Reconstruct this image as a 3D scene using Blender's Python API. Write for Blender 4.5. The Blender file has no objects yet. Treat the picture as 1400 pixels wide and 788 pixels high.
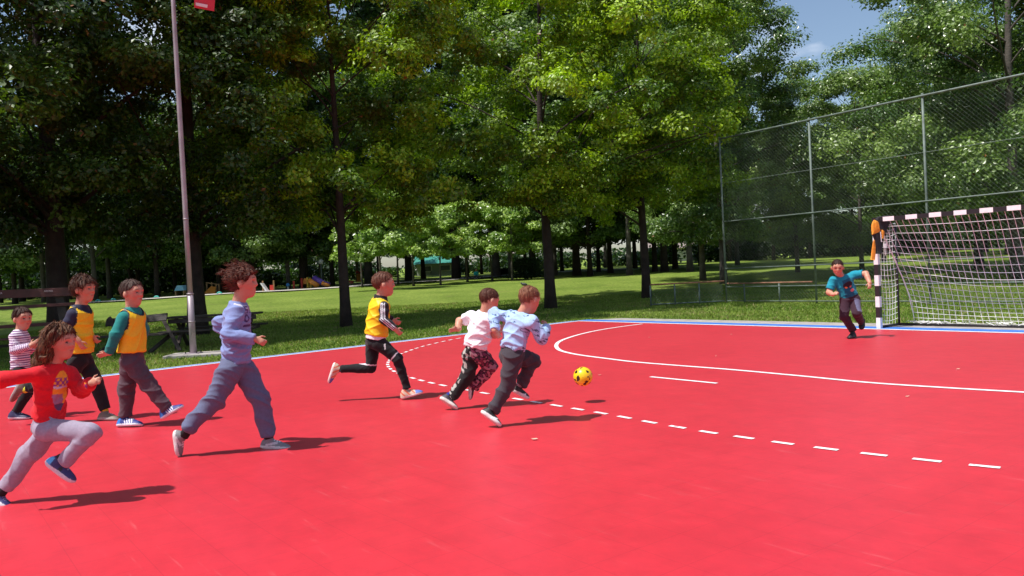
import bpy, math, random
import numpy as np
from mathutils import Vector, Matrix
R = math.radians
rng = np.random.default_rng(7)
random.seed(7)
scene = bpy.context.scene
COL = scene.collection

# ------------------------------------------------------------------ camera model
F, CXP, CYP = 1101.0, 700.0, 394.0
PITCH, ROLL, HCAM, SC = -0.0203, -0.0511, 1.2044, 0.85
_fw = np.array([0, math.cos(PITCH), math.sin(PITCH)])
_rt = np.array([1.0, 0, 0]); _up = np.cross(_rt, _fw)
_r2 = _rt*math.cos(ROLL) + _up*math.sin(ROLL)
_u2 = -_rt*math.sin(ROLL) + _up*math.cos(ROLL)
EYE = np.array([0, 0, HCAM])

def ray(px, py):
    return _fw + _r2*(px-CXP)/F - _u2*(py-CYP)/F
def at(px, py, Y):
    """point seen at a pixel of the photograph (1400 wide), at ground distance Y"""
    d = ray(px, py); return EYE + d*(Y/d[1])
def ground(px, py, z=0.0):
    d = ray(px, py); t = (z-HCAM)/d[2]; return EYE + d*t
def sstep(a, b, x):
    t = np.clip((x-a)/(b-a), 0, 1); return t*t*(3-2*t)
def terrain(x, y):
    y = np.asarray(y, float)
    return 0.68*sstep(22, 46, y) + 0.0135*np.clip(y-46, 0, 400) - 0.0
def on_ground(x, y):
    return np.array([x, y, float(terrain(x, y))])
def place(px, py):
    """where the ray through a pixel meets the rising lawn"""
    d = ray(px, py); prev = 1.0
    for Y in np.arange(2, 400, 0.25):
        p = EYE + d*(Y/d[1])
        if p[2] <= terrain(p[0], p[1]): return p
    return EYE + d*(90/d[1])

# ------------------------------------------------------------------ object helpers
def thing(name, label, cat, loc=(0, 0, 0), group=None):
    o = bpy.data.objects.new(name, None); COL.objects.link(o)
    o.empty_display_size = .1
    o.location = tuple(float(v) for v in loc); o['label'] = label; o['category'] = cat
    if group: o['group'] = group
    o['_b'] = [float(v) for v in loc]
    return o

def base_of(o):
    b = np.zeros(3)
    while o is not None:
        b = b + np.array(o.location); o = o.parent
    return b

class MB:
    """collects shapes in world coordinates"""
    def __init__(s): s.v = []; s.f = []; s.n = 0; s.mi = []; s.cur = 0
    def add(s, V, Fc):
        V = np.asarray(V, float)
        s.v.append(V)
        for f in Fc: s.f.append(tuple(i+s.n for i in f)); s.mi.append(s.cur)
        s.n += len(V); return s
    def box(s, c, size, rz=0, M=None):
        x, y, z = [q/2 for q in size]
        V = np.array([[a*x, b*y, d*z] for d in (-1, 1) for b in (-1, 1) for a in (-1, 1)])
        if M is not None: V = V @ np.asarray(M).T
        if rz:
            cz, sz = math.cos(rz), math.sin(rz)
            V = V @ np.array([[cz, -sz, 0], [sz, cz, 0], [0, 0, 1]]).T
        return s.add(V+np.asarray(c, float), [(0, 2, 3, 1), (4, 5, 7, 6), (0, 1, 5, 4), (2, 6, 7, 3), (0, 4, 6, 2), (1, 3, 7, 5)])
    def beam(s, a, b, w, h, up=(0, 0, 1)):
        a = np.asarray(a, float); b = np.asarray(b, float); d = b-a; L = np.linalg.norm(d); d = d/L
        u = np.asarray(up, float)
        if abs(d@u) > .98: u = np.array([0, 1., 0])
        l = np.cross(d, u); l /= np.linalg.norm(l); u = np.cross(l, d)
        M = np.stack([d, l, u], 1)
        return s.box((a+b)/2, (L, w, h), M=M)
    def tube(s, pts, r, n=8, cap=True):
        P = np.asarray(pts, float); m = len(P)
        rr = np.full(m, r) if np.isscalar(r) else np.asarray(r, float)
        T = np.gradient(P, axis=0); T /= np.linalg.norm(T, axis=1)[:, None]+1e-9
        ref = np.array([0, 0, 1.]) if abs(T[0, 2]) < .9 else np.array([1., 0, 0])
        V = []; u = np.cross(T[0], ref); u /= np.linalg.norm(u)
        for i in range(m):
            u = u - T[i]*(u@T[i]); u /= np.linalg.norm(u)+1e-9; w = np.cross(T[i], u)
            a = np.arange(n)*2*math.pi/n
            V.append(P[i]+rr[i]*(np.cos(a)[:, None]*u+np.sin(a)[:, None]*w))
        V = np.concatenate(V); fc = []
        for i in range(m-1):
            for j in range(n):
                k = (j+1) % n; fc.append((i*n+j, i*n+k, (i+1)*n+k, (i+1)*n+j))
        if cap:
            fc.append(tuple(range(n))[::-1]); fc.append(tuple(range((m-1)*n, m*n)))
        return s.add(V, fc)
    def quad(s, a, b, c, d): return s.add([a, b, c, d], [(0, 1, 2, 3)])
    def prism(s, poly, off):
        P = np.asarray(poly, float); n = len(P); Q = P+np.asarray(off, float)
        fc = [tuple(range(n))[::-1], tuple(range(n, 2*n))]+[(i, (i+1) % n, n+(i+1) % n, n+i) for i in range(n)]
        return s.add(np.concatenate([P, Q]), fc)
    def sphere(s, c, r, nu=16, nv=10, M=None):
        c = np.asarray(c, float); r = np.asarray([r]*3 if np.isscalar(r) else r, float)
        V = []
        for i in range(nv+1):
            t = math.pi*i/nv
            for j in range(nu):
                p = 2*math.pi*j/nu; V.append((math.sin(t)*math.cos(p), math.sin(t)*math.sin(p), math.cos(t)))
        V = np.array(V)*r
        if M is not None: V = V@np.asarray(M).T
        fc = [(i*nu+j, i*nu+(j+1) % nu, (i+1)*nu+(j+1) % nu, (i+1)*nu+j)[::-1] for i in range(nv) for j in range(nu)]
        return s.add(V+c, fc)

def build(name, mb, mat, parent=None, smooth=False, bevel=0):
    me = bpy.data.meshes.new(name)
    V = np.concatenate(mb.v) if mb.v else np.zeros((0, 3))
    if parent is not None: V = V-base_of(parent)
    me.from_pydata(V.tolist(), [], mb.f)
    mats = mat if isinstance(mat, (list, tuple)) else [mat]
    for m in mats: me.materials.append(m)
    if len(mats) > 1: me.polygons.foreach_set('material_index', mb.mi)
    if smooth: me.shade_smooth()
    me.update()
    o = bpy.data.objects.new(name, me); COL.objects.link(o)
    if parent is not None: o.parent = parent
    if bevel:
        b = o.modifiers.new('b', 'BEVEL'); b.width = bevel; b.segments = 2; b.limit_method = 'ANGLE'
    return o

def build_np(name, V, Q, mat, parent=None, smooth=True, col=None):
    """big mesh from numpy arrays, Q are quads or tris"""
    V = np.asarray(V, np.float32); Q = np.asarray(Q, np.int32)
    if parent is not None: V = (V-base_of(parent)).astype(np.float32)
    me = bpy.data.meshes.new(name); k = Q.shape[1]
    me.vertices.add(len(V)); me.vertices.foreach_set('co', V.ravel())
    me.loops.add(Q.size); me.loops.foreach_set('vertex_index', Q.ravel())
    me.polygons.add(len(Q)); me.polygons.foreach_set('loop_start', np.arange(0, Q.size, k, dtype=np.int32))
    me.polygons.foreach_set('loop_total', np.full(len(Q), k, np.int32))
    me.polygons.foreach_set('use_smooth', np.full(len(Q), smooth))
    me.materials.append(mat); me.update(calc_edges=True)
    if col is not None:
        a = me.color_attributes.new('Col', 'FLOAT_COLOR', 'POINT')
        c = np.ones((len(V), 4), np.float32); c[:, :3] = col; a.data.foreach_set('color', c.ravel())
    o = bpy.data.objects.new(name, me); COL.objects.link(o)
    if parent is not None: o.parent = parent
    return o

def structure(o): o['kind'] = 'structure'; return o
def tag(o, label, cat, group=None):
    o['label'] = label; o['category'] = cat
    if group: o['group'] = group
    return o
def single(name, mb, mat, label, cat, loc, group=None, **kw):
    """a thing that is one mesh, its origin at its base"""
    mb.v = [v-np.asarray(loc, float) for v in mb.v]
    o = build(name, mb, mat, None, **kw); o.location = tuple(float(v) for v in loc)
    return tag(o, label, cat, group)
def dup(root, loc=None, rz=0, s=1.0, label=None):
    r = root.copy(); COL.objects.link(r)
    if loc is not None: r.location = tuple(float(v) for v in loc)
    r.rotation_euler = (0, 0, rz); r.scale = (s, s, s)
    if label: r['label'] = label
    for ch in root.children:
        c = ch.copy(); COL.objects.link(c); c.parent = r
        for g in ch.children:
            d = g.copy(); COL.objects.link(d); d.parent = c
    return r

# ------------------------------------------------------------------ materials
def new_mat(name):
    m = bpy.data.materials.new(name); m.use_nodes = True
    nt = m.node_tree; return m, nt, nt.nodes['Principled BSDF'], nt.nodes, nt.links
def mat(name, col, rough=.6, spec=.5, metal=0, var=.12, scale=8., bump=.0, bscale=60., detail=4):
    """plain procedural material: base colour broken up by noise, optional bump"""
    m, nt, b, N, L = new_mat(name)
    tc = N.new('ShaderNodeTexCoord'); no = N.new('ShaderNodeTexNoise'); no.inputs['Scale'].default_value = scale
    no.inputs['Detail'].default_value = detail; L.new(tc.outputs['Object'], no.inputs['Vector'])
    mr = N.new('ShaderNodeMapRange'); mr.inputs[1].default_value = .3; mr.inputs[2].default_value = .7
    mr.inputs[3].default_value = 1-var; mr.inputs[4].default_value = 1+var; L.new(no.outputs['Fac'], mr.inputs[0])
    mx = N.new('ShaderNodeVectorMath'); mx.operation = 'SCALE'; mx.inputs[0].default_value = col
    L.new(mr.outputs[0], mx.inputs['Scale']); L.new(mx.outputs[0], b.inputs['Base Color'])
    b.inputs['Roughness'].default_value = rough; b.inputs['Metallic'].default_value = metal
    b.inputs['Specular IOR Level'].default_value = spec
    if bump:
        n2 = N.new('ShaderNodeTexNoise'); n2.inputs['Scale'].default_value = bscale; n2.inputs['Detail'].default_value = 3
        L.new(tc.outputs['Object'], n2.inputs['Vector'])
        bp = N.new('ShaderNodeBump'); bp.inputs['Strength'].default_value = bump; bp.inputs['Distance'].default_value = .02
        L.new(n2.outputs['Fac'], bp.inputs['Height']); L.new(bp.outputs[0], b.inputs['Normal'])
    return m
def attr_mat(name, rough=.8, spec=.3, var=.1, scale=90., bump=.15, bscale=300., sheen=0, sss=0, crease=0):
    """surface whose pigment comes from the woven or printed colour attribute"""
    m, nt, b, N, L = new_mat(name)
    at_ = N.new('ShaderNodeAttribute'); at_.attribute_name = 'Col'
    tc = N.new('ShaderNodeTexCoord'); no = N.new('ShaderNodeTexNoise'); no.inputs['Scale'].default_value = scale
    L.new(tc.outputs['Object'], no.inputs['Vector'])
    mr = N.new('ShaderNodeMapRange'); mr.inputs[1].default_value = .3; mr.inputs[2].default_value = .7
    mr.inputs[3].default_value = 1-var; mr.inputs[4].default_value = 1+var; L.new(no.outputs['Fac'], mr.inputs[0])
    mx = N.new('ShaderNodeVectorMath'); mx.operation = 'SCALE'
    L.new(at_.outputs['Color'], mx.inputs[0]); L.new(mr.outputs[0], mx.inputs['Scale'])
    L.new(mx.outputs[0], b.inputs['Base Color'])
    b.inputs['Roughness'].default_value = rough; b.inputs['Specular IOR Level'].default_value = spec
    if sheen: b.inputs['Sheen Weight'].default_value = sheen
    if sss:
        b.inputs['Subsurface Weight'].default_value = sss; b.inputs['Subsurface Radius'].default_value = (.01, .004, .002)
        b.inputs['Subsurface Scale'].default_value = .6
    if bump:
        n2 = N.new('ShaderNodeTexNoise'); n2.inputs['Scale'].default_value = bscale
        L.new(tc.outputs['Object'], n2.inputs['Vector'])
        bp = N.new('ShaderNodeBump'); bp.inputs['Strength'].default_value = bump; bp.inputs['Distance'].default_value = .004
        L.new(n2.outputs['Fac'], bp.inputs['Height']); L.new(bp.outputs[0], b.inputs['Normal'])
        if crease:
            mp = N.new('ShaderNodeMapping'); mp.inputs['Scale'].default_value = (1, 1, 1.6); mp.inputs['Rotation'].default_value = (.5, .6, .3)
            L.new(tc.outputs['Object'], mp.inputs['Vector'])
            n3 = N.new('ShaderNodeTexNoise'); n3.noise_type = 'RIDGED_MULTIFRACTAL'; n3.inputs['Scale'].default_value = 7; n3.inputs['Detail'].default_value = 1; n3.inputs['Distortion'].default_value = .8
            L.new(mp.outputs[0], n3.inputs['Vector'])
            b3 = N.new('ShaderNodeBump'); b3.inputs['Strength'].default_value = crease; b3.inputs['Distance'].default_value = .012
            L.new(n3.outputs['Fac'], b3.inputs['Height']); L.new(b3.outputs[0], bp.inputs['Normal'])
    return m
def leaf_mat(name, trans=.38, rough=.45, spec=.5, tint=(1.5, 1.6, .5)):
    m, nt, b, N, L = new_mat(name)
    at_ = N.new('ShaderNodeAttribute'); at_.attribute_name = 'Col'
    L.new(at_.outputs['Color'], b.inputs['Base Color']); b.inputs['Roughness'].default_value = rough
    b.inputs['Specular IOR Level'].default_value = spec
    tr = N.new('ShaderNodeBsdfTranslucent'); mu = N.new('ShaderNodeVectorMath'); mu.operation = 'MULTIPLY'
    mu.inputs[1].default_value = tint; L.new(at_.outputs['Color'], mu.inputs[0]); L.new(mu.outputs[0], tr.inputs['Color'])
    mix = N.new('ShaderNodeMixShader'); mix.inputs[0].default_value = trans
    L.new(b.outputs[0], mix.inputs[1]); L.new(tr.outputs[0], mix.inputs[2])
    L.new(mix.outputs[0], N['Material Output'].inputs['Surface'])
    return m

# ------------------------------------------------------------------ camera, sun, sky
cam = bpy.data.cameras.new('camera'); camo = bpy.data.objects.new('camera', cam); COL.objects.link(camo)
camo.matrix_world = Matrix([[_r2[0], _u2[0], -_fw[0], EYE[0]], [_r2[1], _u2[1], -_fw[1], EYE[1]],
                            [_r2[2], _u2[2], -_fw[2], EYE[2]], [0, 0, 0, 1]])
cam.sensor_width = 36; cam.lens = F/1400*36; cam.clip_end = 2000; cam.clip_start = .05
scene.camera = camo
scene.render.resolution_x = 1024; scene.render.resolution_y = 576
SH = np.array([.92, .39]); SH = SH/np.linalg.norm(SH); ELEV = R(64)
sd = Vector((SH[0]*math.cos(ELEV), SH[1]*math.cos(ELEV), -math.sin(ELEV)))
sl = bpy.data.lights.new('sun', 'SUN'); sl.energy = 5.0; sl.angle = R(.53); sl.color = (1, .96, .9)
so = bpy.data.objects.new('sun', sl); COL.objects.link(so); so.rotation_euler = sd.to_track_quat('-Z', 'Y').to_euler()
w = bpy.data.worlds.new('World'); scene.world = w; w.use_nodes = True
N, L = w.node_tree.nodes, w.node_tree.links
bg = N['Background']; sky = N.new('ShaderNodeTexSky'); sky.sky_type = 'NISHITA'; sky.sun_disc = False
sky.sun_elevation = ELEV; sky.sun_rotation = math.atan2(-SH[0], -SH[1]); sky.air_density = 1.0; sky.dust_density = 1.2
# thin broken cloud in the sky, seen between the crowns
tc = N.new('ShaderNodeTexCoord'); mp = N.new('ShaderNodeMapping'); mp.inputs['Scale'].default_value = (1, 1, 2.2); mp.inputs['Location'].default_value = (.9, .35, .2)
no = N.new('ShaderNodeTexNoise'); no.inputs['Scale'].default_value = 2.6; no.inputs['Detail'].default_value = 7
L.new(tc.outputs['Generated'], mp.inputs['Vector']); L.new(mp.outputs[0], no.inputs['Vector'])
cr = N.new('ShaderNodeMapRange'); cr.inputs[1].default_value = .60; cr.inputs[2].default_value = .70; L.new(no.outputs['Fac'], cr.inputs[0])
mx = N.new('ShaderNodeMixRGB'); mx.inputs[2].default_value = (8.5, 8.8, 9.6, 1)
L.new(cr.outputs[0], mx.inputs[0]); L.new(sky.outputs[0], mx.inputs[1]); L.new(mx.outputs[0], bg.inputs['Color'])
bg.inputs['Strength'].default_value = .12
vs = scene.view_settings; vs.view_transform = 'Standard'; vs.look = 'None'; vs.gamma = 1; vs.use_curve_mapping = False
vs.exposure = 0.25
scene.cycles.max_bounces = 8; scene.cycles.transparent_max_bounces = 8
scene.cycles.use_denoising = True
# ================================================================== THE SETTING
# court directions found from the goal line and the side line
C0 = ground(792, 439)
eG = ground(1400, 455.4)-C0; eG /= np.linalg.norm(eG)          # along the goal line, to the right
eS = ground(0, 530.9)-C0; eS /= np.linalg.norm(eS)             # along the side line, to the left and near
nG = np.array([eG[1], -eG[0], 0.0]); nG *= -np.sign(nG@eS)     # out of court, behind the goal line
nS = np.array([eS[1], -eS[0], 0.0]); nS *= -np.sign(nS@eG)     # out of court, beyond the side line
def cp(a, b, z=0.0): p = C0+eG*a+eS*b; p[2] = z; return p
def lift(p, z): q = np.array(p, float); q[2] = z; return q

# --- lawn, one sheet to the horizon
def lawn():
    m, nt, b, N, L = new_mat('lawn')
    tc = N.new('ShaderNodeTexCoord')
    def noise(sc_, det, rough=.6):
        n = N.new('ShaderNodeTexNoise'); n.inputs['Scale'].default_value = sc_; n.inputs['Detail'].default_value = det
        n.inputs['Roughness'].default_value = rough; L.new(tc.outputs['Object'], n.inputs['Vector']); return n
    n1 = noise(.35, 5); n2 = noise(9, 4); n3 = noise(60, 3, .8)
    r1 = N.new('ShaderNodeValToRGB'); e = r1.color_ramp.elements
    e[0].position = .3; e[0].color = (.17, .27, .036, 1); e[1].position = .7; e[1].color = (.32, .42, .085, 1)
    L.new(n1.outputs['Fac'], r1.inputs[0])
    r2 = N.new('ShaderNodeValToRGB'); e = r2.color_ramp.elements
    e[0].position = .35; e[0].color = (.55, .6, .5, 1); e[1].position = .68; e[1].color = (1.15, 1.1, 1.0, 1)
    L.new(n2.outputs['Fac'], r2.inputs[0])
    mm = N.new('ShaderNodeMixRGB'); mm.blend_type = 'MULTIPLY'; mm.inputs[0].default_value = 1
    L.new(r1.outputs[0], mm.inputs[1]); L.new(r2.outputs[0], mm.inputs[2])
    r3 = N.new('ShaderNodeValToRGB'); e = r3.color_ramp.elements
    e[0].position = .3; e[0].color = (.5, .55, .45, 1); e[1].position = .7; e[1].color = (1.3, 1.25, 1.2, 1)
    L.new(n3.outputs['Fac'], r3.inputs[0])
    m3 = N.new('ShaderNodeMixRGB'); m3.blend_type = 'MULTIPLY'; m3.inputs[0].default_value = .8
    n4 = noise(.9, 7, .75); r4 = N.new('ShaderNodeMapRange'); r4.inputs[1].default_value = .58; r4.inputs[2].default_value = .72; r4.inputs[4].default_value = .7
    L.new(n4.outputs['Fac'], r4.inputs[0]); me_ = N.new('ShaderNodeMixRGB'); me_.inputs[2].default_value = (.26, .22, .09, 1)
    L.new(r4.outputs[0], me_.inputs[0]); L.new(mm.outputs[0], me_.inputs[1]); mm = me_
    L.new(mm.outputs[0], m3.inputs[1]); L.new(r3.outputs[0], m3.inputs[2]); L.new(m3.outputs[0], b.inputs['Base Color'])
    b.inputs['Roughness'].default_value = .85; b.inputs['Specular IOR Level'].default_value = .2
    bp = N.new('ShaderNodeBump'); bp.inputs['Strength'].default_value = .9; bp.inputs['Distance'].default_value = .06
    L.new(n3.outputs['Fac'], bp.inputs['Height']); L.new(bp.outputs[0], b.inputs['Normal'])
    return m
LAWN = lawn()
xs = np.concatenate([np.linspace(-400, -60, 12), np.linspace(-55, 55, 60), np.linspace(60, 400, 12)])
ys = np.concatenate([np.linspace(-200, 5, 10), np.linspace(8, 90, 83), np.linspace(95, 700, 20)])
X, Y = np.meshgrid(xs, ys, indexing='ij')
Z = terrain(X, Y) + .02*np.sin(X*.7+Y*.3)*sstep(20, 30, Y)
V = np.stack([X, Y, Z-.035], -1).reshape(-1, 3); ny = len(ys)
I = (np.arange(len(xs)-1)[:, None]*ny+np.arange(ny-1)[None, :]).ravel()
structure(build_np('lawn', V, np.stack([I, I+ny, I+ny+1, I+1], 1), LAWN))

# --- the red sports surface
def court_mat():
    m, nt, b, N, L = new_mat('red_tiles')
    tc = N.new('ShaderNodeTexCoord'); mp = N.new('ShaderNodeMapping')
    mp.inputs['Rotation'].default_value = (0, 0, -math.atan2(eG[1], eG[0])); L.new(tc.outputs['Object'], mp.inputs['Vector'])
    def noise(s, d, vec=None, r=.6):
        n = N.new('ShaderNodeTexNoise'); n.inputs['Scale'].default_value = s; n.inputs['Detail'].default_value = d
        n.inputs['Roughness'].default_value = r; L.new((vec or mp).outputs[0], n.inputs['Vector']); return n
    n1 = noise(.5, 5); n2 = noise(5, 6, r=.75)
    st = N.new('ShaderNodeMapping'); st.inputs['Scale'].default_value = (.8, 9, 1); st.inputs['Rotation'].default_value = (0, 0, .35)
    L.new(mp.outputs[0], st.inputs['Vector']); n3 = noise(2.2, 6, st, .7)
    base = N.new('ShaderNodeValToRGB'); e = base.color_ramp.elements
    e[0].position = .25; e[0].color = (.49, .017, .031, 1); e[1].position = .75; e[1].color = (.58, .027, .044, 1)
    L.new(n1.outputs['Fac'], base.inputs[0])
    r2 = N.new('ShaderNodeMapRange'); r2.inputs[1].default_value = .3; r2.inputs[2].default_value = .7; r2.inputs[3].default_value = .88; r2.inputs[4].default_value = 1.1
    L.new(n2.outputs['Fac'], r2.inputs[0])
    mul = N.new('ShaderNodeVectorMath'); mul.operation = 'SCALE'; L.new(base.outputs[0], mul.inputs[0]); L.new(r2.outputs[0], mul.inputs['Scale'])
    # dusty scuffs
    r3 = N.new('ShaderNodeMapRange'); r3.inputs[1].default_value = .60; r3.inputs[2].default_value = .78; r3.inputs[4].default_value = .4
    L.new(n3.outputs['Fac'], r3.inputs[0])
    mx = N.new('ShaderNodeMixRGB'); mx.inputs[2].default_value = (.72, .2, .2, 1); L.new(r3.outputs[0], mx.inputs[0]); L.new(mul.outputs[0], mx.inputs[1])
    # seams between 0.27 m tiles
    bk = N.new('ShaderNodeTexBrick'); bk.offset = 0; bk.inputs['Scale'].default_value = 1; bk.inputs['Mortar Size'].default_value = .0022
    bk.inputs['Brick Width'].default_value = .27; bk.inputs['Row Height'].default_value = .27; bk.inputs['Mortar Smooth'].default_value = .3
    bk.inputs['Color1'].default_value = bk.inputs['Color2'].default_value = (1, 1, 1, 1); bk.inputs['Mortar'].default_value = (.72, .7, .7, 1)
    L.new(mp.outputs[0], bk.inputs['Vector'])
    m2 = N.new('ShaderNodeMixRGB'); m2.blend_type = 'MULTIPLY'; m2.inputs[0].default_value = .6
    L.new(mx.outputs[0], m2.inputs[1]); L.new(bk.outputs['Color'], m2.inputs[2]); L.new(m2.outputs[0], b.inputs['Base Color'])
    b.inputs['Roughness'].default_value = .40; b.inputs['Specular IOR Level'].default_value = .5
    b.inputs['Sheen Weight'].default_value = .09; b.inputs['Sheen Roughness'].default_value = .35; b.inputs['Sheen Tint'].default_value = (1, .75, .78, 1)
    bp = N.new('ShaderNodeBump'); bp.inputs['Strength'].default_value = .25; bp.inputs['Distance'].default_value = .004
    L.new(n2.outputs['Fac'], bp.inputs['Height']); L.new(bp.outputs[0], b.inputs['Normal'])
    return m
RED = court_mat()
def worn_paint():
    m = mat('white_line_paint', (.78, .76, .77), .6, var=.12, scale=14); nt = m.node_tree; N, L = nt.nodes, nt.links; b = N['Principled BSDF']
    tc = N.new('ShaderNodeTexCoord'); n = N.new('ShaderNodeTexNoise'); n.inputs['Scale'].default_value = 9; n.inputs['Detail'].default_value = 8; n.inputs['Roughness'].default_value = .75
    L.new(tc.outputs['Object'], n.inputs['Vector']); r = N.new('ShaderNodeMapRange'); r.inputs[1].default_value = .56; r.inputs[2].default_value = .64; r.inputs[4].default_value = .75
    L.new(n.outputs['Fac'], r.inputs[0]); mx = N.new('ShaderNodeMixRGB'); mx.inputs[2].default_value = (.58, .10, .12, 1)
    L.new(r.outputs[0], mx.inputs[0]); L.new(b.inputs['Base Color'].links[0].from_socket, mx.inputs[1]); L.new(mx.outputs[0], b.inputs['Base Color']); return m
WHITE = worn_paint()
BLUE = mat('blue_border', (.045, .17, .56), .5, var=.08, scale=3)
CONC = mat('concrete', (.33, .30, .28), .85, var=.25, scale=5, bump=.4)
LW, LH = 38.0, 24.0   # how far the slab runs
m = MB(); m.prism([cp(0, 0, -.06), cp(LW, 0, -.06), cp(LW, LH, -.06), cp(0, LH, -.06)], (0, 0, .06)); structure(build('court', m, RED))
bw, ww, sw = .40, .09, .14
m = MB()   # blue border: butts against the slab on two sides
def strip(m, pts, z0=-.05, z1=.0): 
    P = [lift(p, z0) for p in pts]; m.prism(P, (0, 0, z1-z0))
A = C0
strip(m, [A+nG*.0, A+eG*LW, A+eG*LW+nG*bw, A+nG*bw+nS*sw, A+nS*sw*1.0+nG*0], z1=.001)
strip(m, [A, A+nS*sw, A+nS*sw+eS*LH, A+eS*LH], z1=.001)
structure(build('border', m, BLUE))
m = MB()
strip(m, [A+nS*(sw+.002)-eS*.0, A+nS*(sw+.10), A+nS*(sw+.10)+eS*LH, A+nS*(sw+.002)+eS*LH], z1=-.004)
structure(build('kerb', m, mat('pale_edging', (.5, .5, .52), .8, var=.2, scale=6)))
m = MB()
strip(m, [A+nG*(bw+.003)+nS*.1, A+eG*LW+nG*(bw+.003), A+eG*LW+nG*(bw+.85), A+nG*(bw+.55)+nS*-.4], z1=-.004)
structure(build('concrete_strip', m, CONC))

# painted lines, laid as sheets on the court
def path_strip(mb, pts, wd, z=.004):
    P = np.asarray(pts, float)[:, :2]; T = np.gradient(P, axis=0); T /= np.linalg.norm(T, axis=1)[:, None]
    Nn = np.stack([-T[:, 1], T[:, 0]], 1); a = P+Nn*wd/2; c = P-Nn*wd/2
    V = np.concatenate([np.c_[a, np.full(len(a), z)], np.c_[c, np.full(len(c), z)]]); n = len(P)
    Fc = [(i, i+1, n+i+1, n+i) for i in range(n-1)]
    mb.add(V, Fc)
def crom(P, k=16):
    P = np.asarray(P, float); Q = np.concatenate([[2*P[0]-P[1]], P, [2*P[-1]-P[-2]]]); out = []
    for i in range(1, len(Q)-2):
        for t in np.linspace(0, 1, k, endpoint=False):
            a, b, c, d = Q[i-1:i+3]
            out.append(.5*((2*b)+(-a+c)*t+(2*a-5*b+4*c-d)*t*t+(-a+3*b-3*c+d)*t**3))
    out.append(P[-1]); return np.array(out)
m = MB()
path_strip(m, [A+eG*t-nG*.0-nG*ww/2 for t in np.linspace(0, LW, 8)], ww)
path_strip(m, [A+eS*t-nS*ww/2+eS*ww for t in np.linspace(0, LH, 8)], ww*.8)
g6 = [ground(*q) for q in [(878.4, 443.2), (846, 447.5), (818, 452), (795, 457), (775, 463), (764, 468), (760.5, 473.5), (765, 479), (778, 483), (798.2, 486.6),
                           (832, 491), (868.4, 495.4), (930, 500.5), (1000, 505.9), (1095, 514.6), (1190, 523.8), (1295, 530.8), (1400, 536.9), (1500, 542.5)]]
path_strip(m, crom(g6), .062)
path_strip(m, [ground(889.4, 515.7)*(1-t)+ground(980.1, 524.6)*t for t in np.linspace(0, 1, 4)], .05)
g9 = [ground(*q) for q in [(660, 458.2), (628.4, 462.7), (609.3, 466.5), (578, 474), (553, 482.4), (536, 490), (530, 498), (534, 505), (545, 511), (566, 518), (594, 525), (622, 530.5),
      (664, 538.4), (724, 549), (762, 555.3), (793, 560.5), (821.4, 565.3), (855.3, 571.5), (889.6, 578.1), (928.1, 584.8), (971, 592.1), (1019.2, 599.1), (1071.7, 606.6), (1129.4, 614.1), (1193.4, 621.9), (1263.9, 629.6), (1338.9, 637.7), (1430, 646)]]
c9 = crom(g9, 40); s9 = np.concatenate([[0], np.cumsum(np.linalg.norm(np.diff(c9, axis=0), axis=1))])
def c9at(s): return np.stack([np.interp(s, s9, c9[:, k]) for k in range(3)], -1)
dc = [s9[np.argmin(np.linalg.norm(c9-ground(*q), axis=1))] for q in [(821.4, 565.3), (1129.4, 614.1)]]
step = (dc[1]-dc[0])/7; s = dc[0]
while s-step > .2: s -= step
while s < s9[-1]:
    path_strip(m, c9at(np.linspace(s-step*.26, s+step*.26, 5)), .042); s += step
structure(build('court_lines', m, WHITE))

# --- footpath across the far lawn, on the slope
m = MB(); pl = []
for (x0, y0) in [(-60, 424), (130, 413.5), (240, 406.5), (340, 400), (430, 395.5)]: pl.append((x0, y0))
pr = [(520, 389), (620, 382.5), (700, 376), (752, 373), (800, 371), (860, 368)]
def pathmesh(m, pts, wd):
    P = np.array([place(*q) for q in pts]); c = crom(P, 10)
    T = np.gradient(c, axis=0)[:, :2]; T /= np.linalg.norm(T, axis=1)[:, None]; Nn = np.c_[-T[:, 1], T[:, 0]]
    a = c[:, :2]+Nn*wd/2; b_ = c[:, :2]-Nn*wd/2
    V = np.concatenate([np.c_[a, terrain(a[:, 0], a[:, 1])+.03], np.c_[b_, terrain(b_[:, 0], b_[:, 1])+.03]]); n = len(c)
    m.add(V, [(i, i+1, n+i+1, n+i) for i in range(n-1)])
pathmesh(m, pl+pr, 2.6)
structure(build('footpath', m, mat('pale_gravel', (.46, .43, .38), .9, var=.15, scale=2)))

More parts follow.
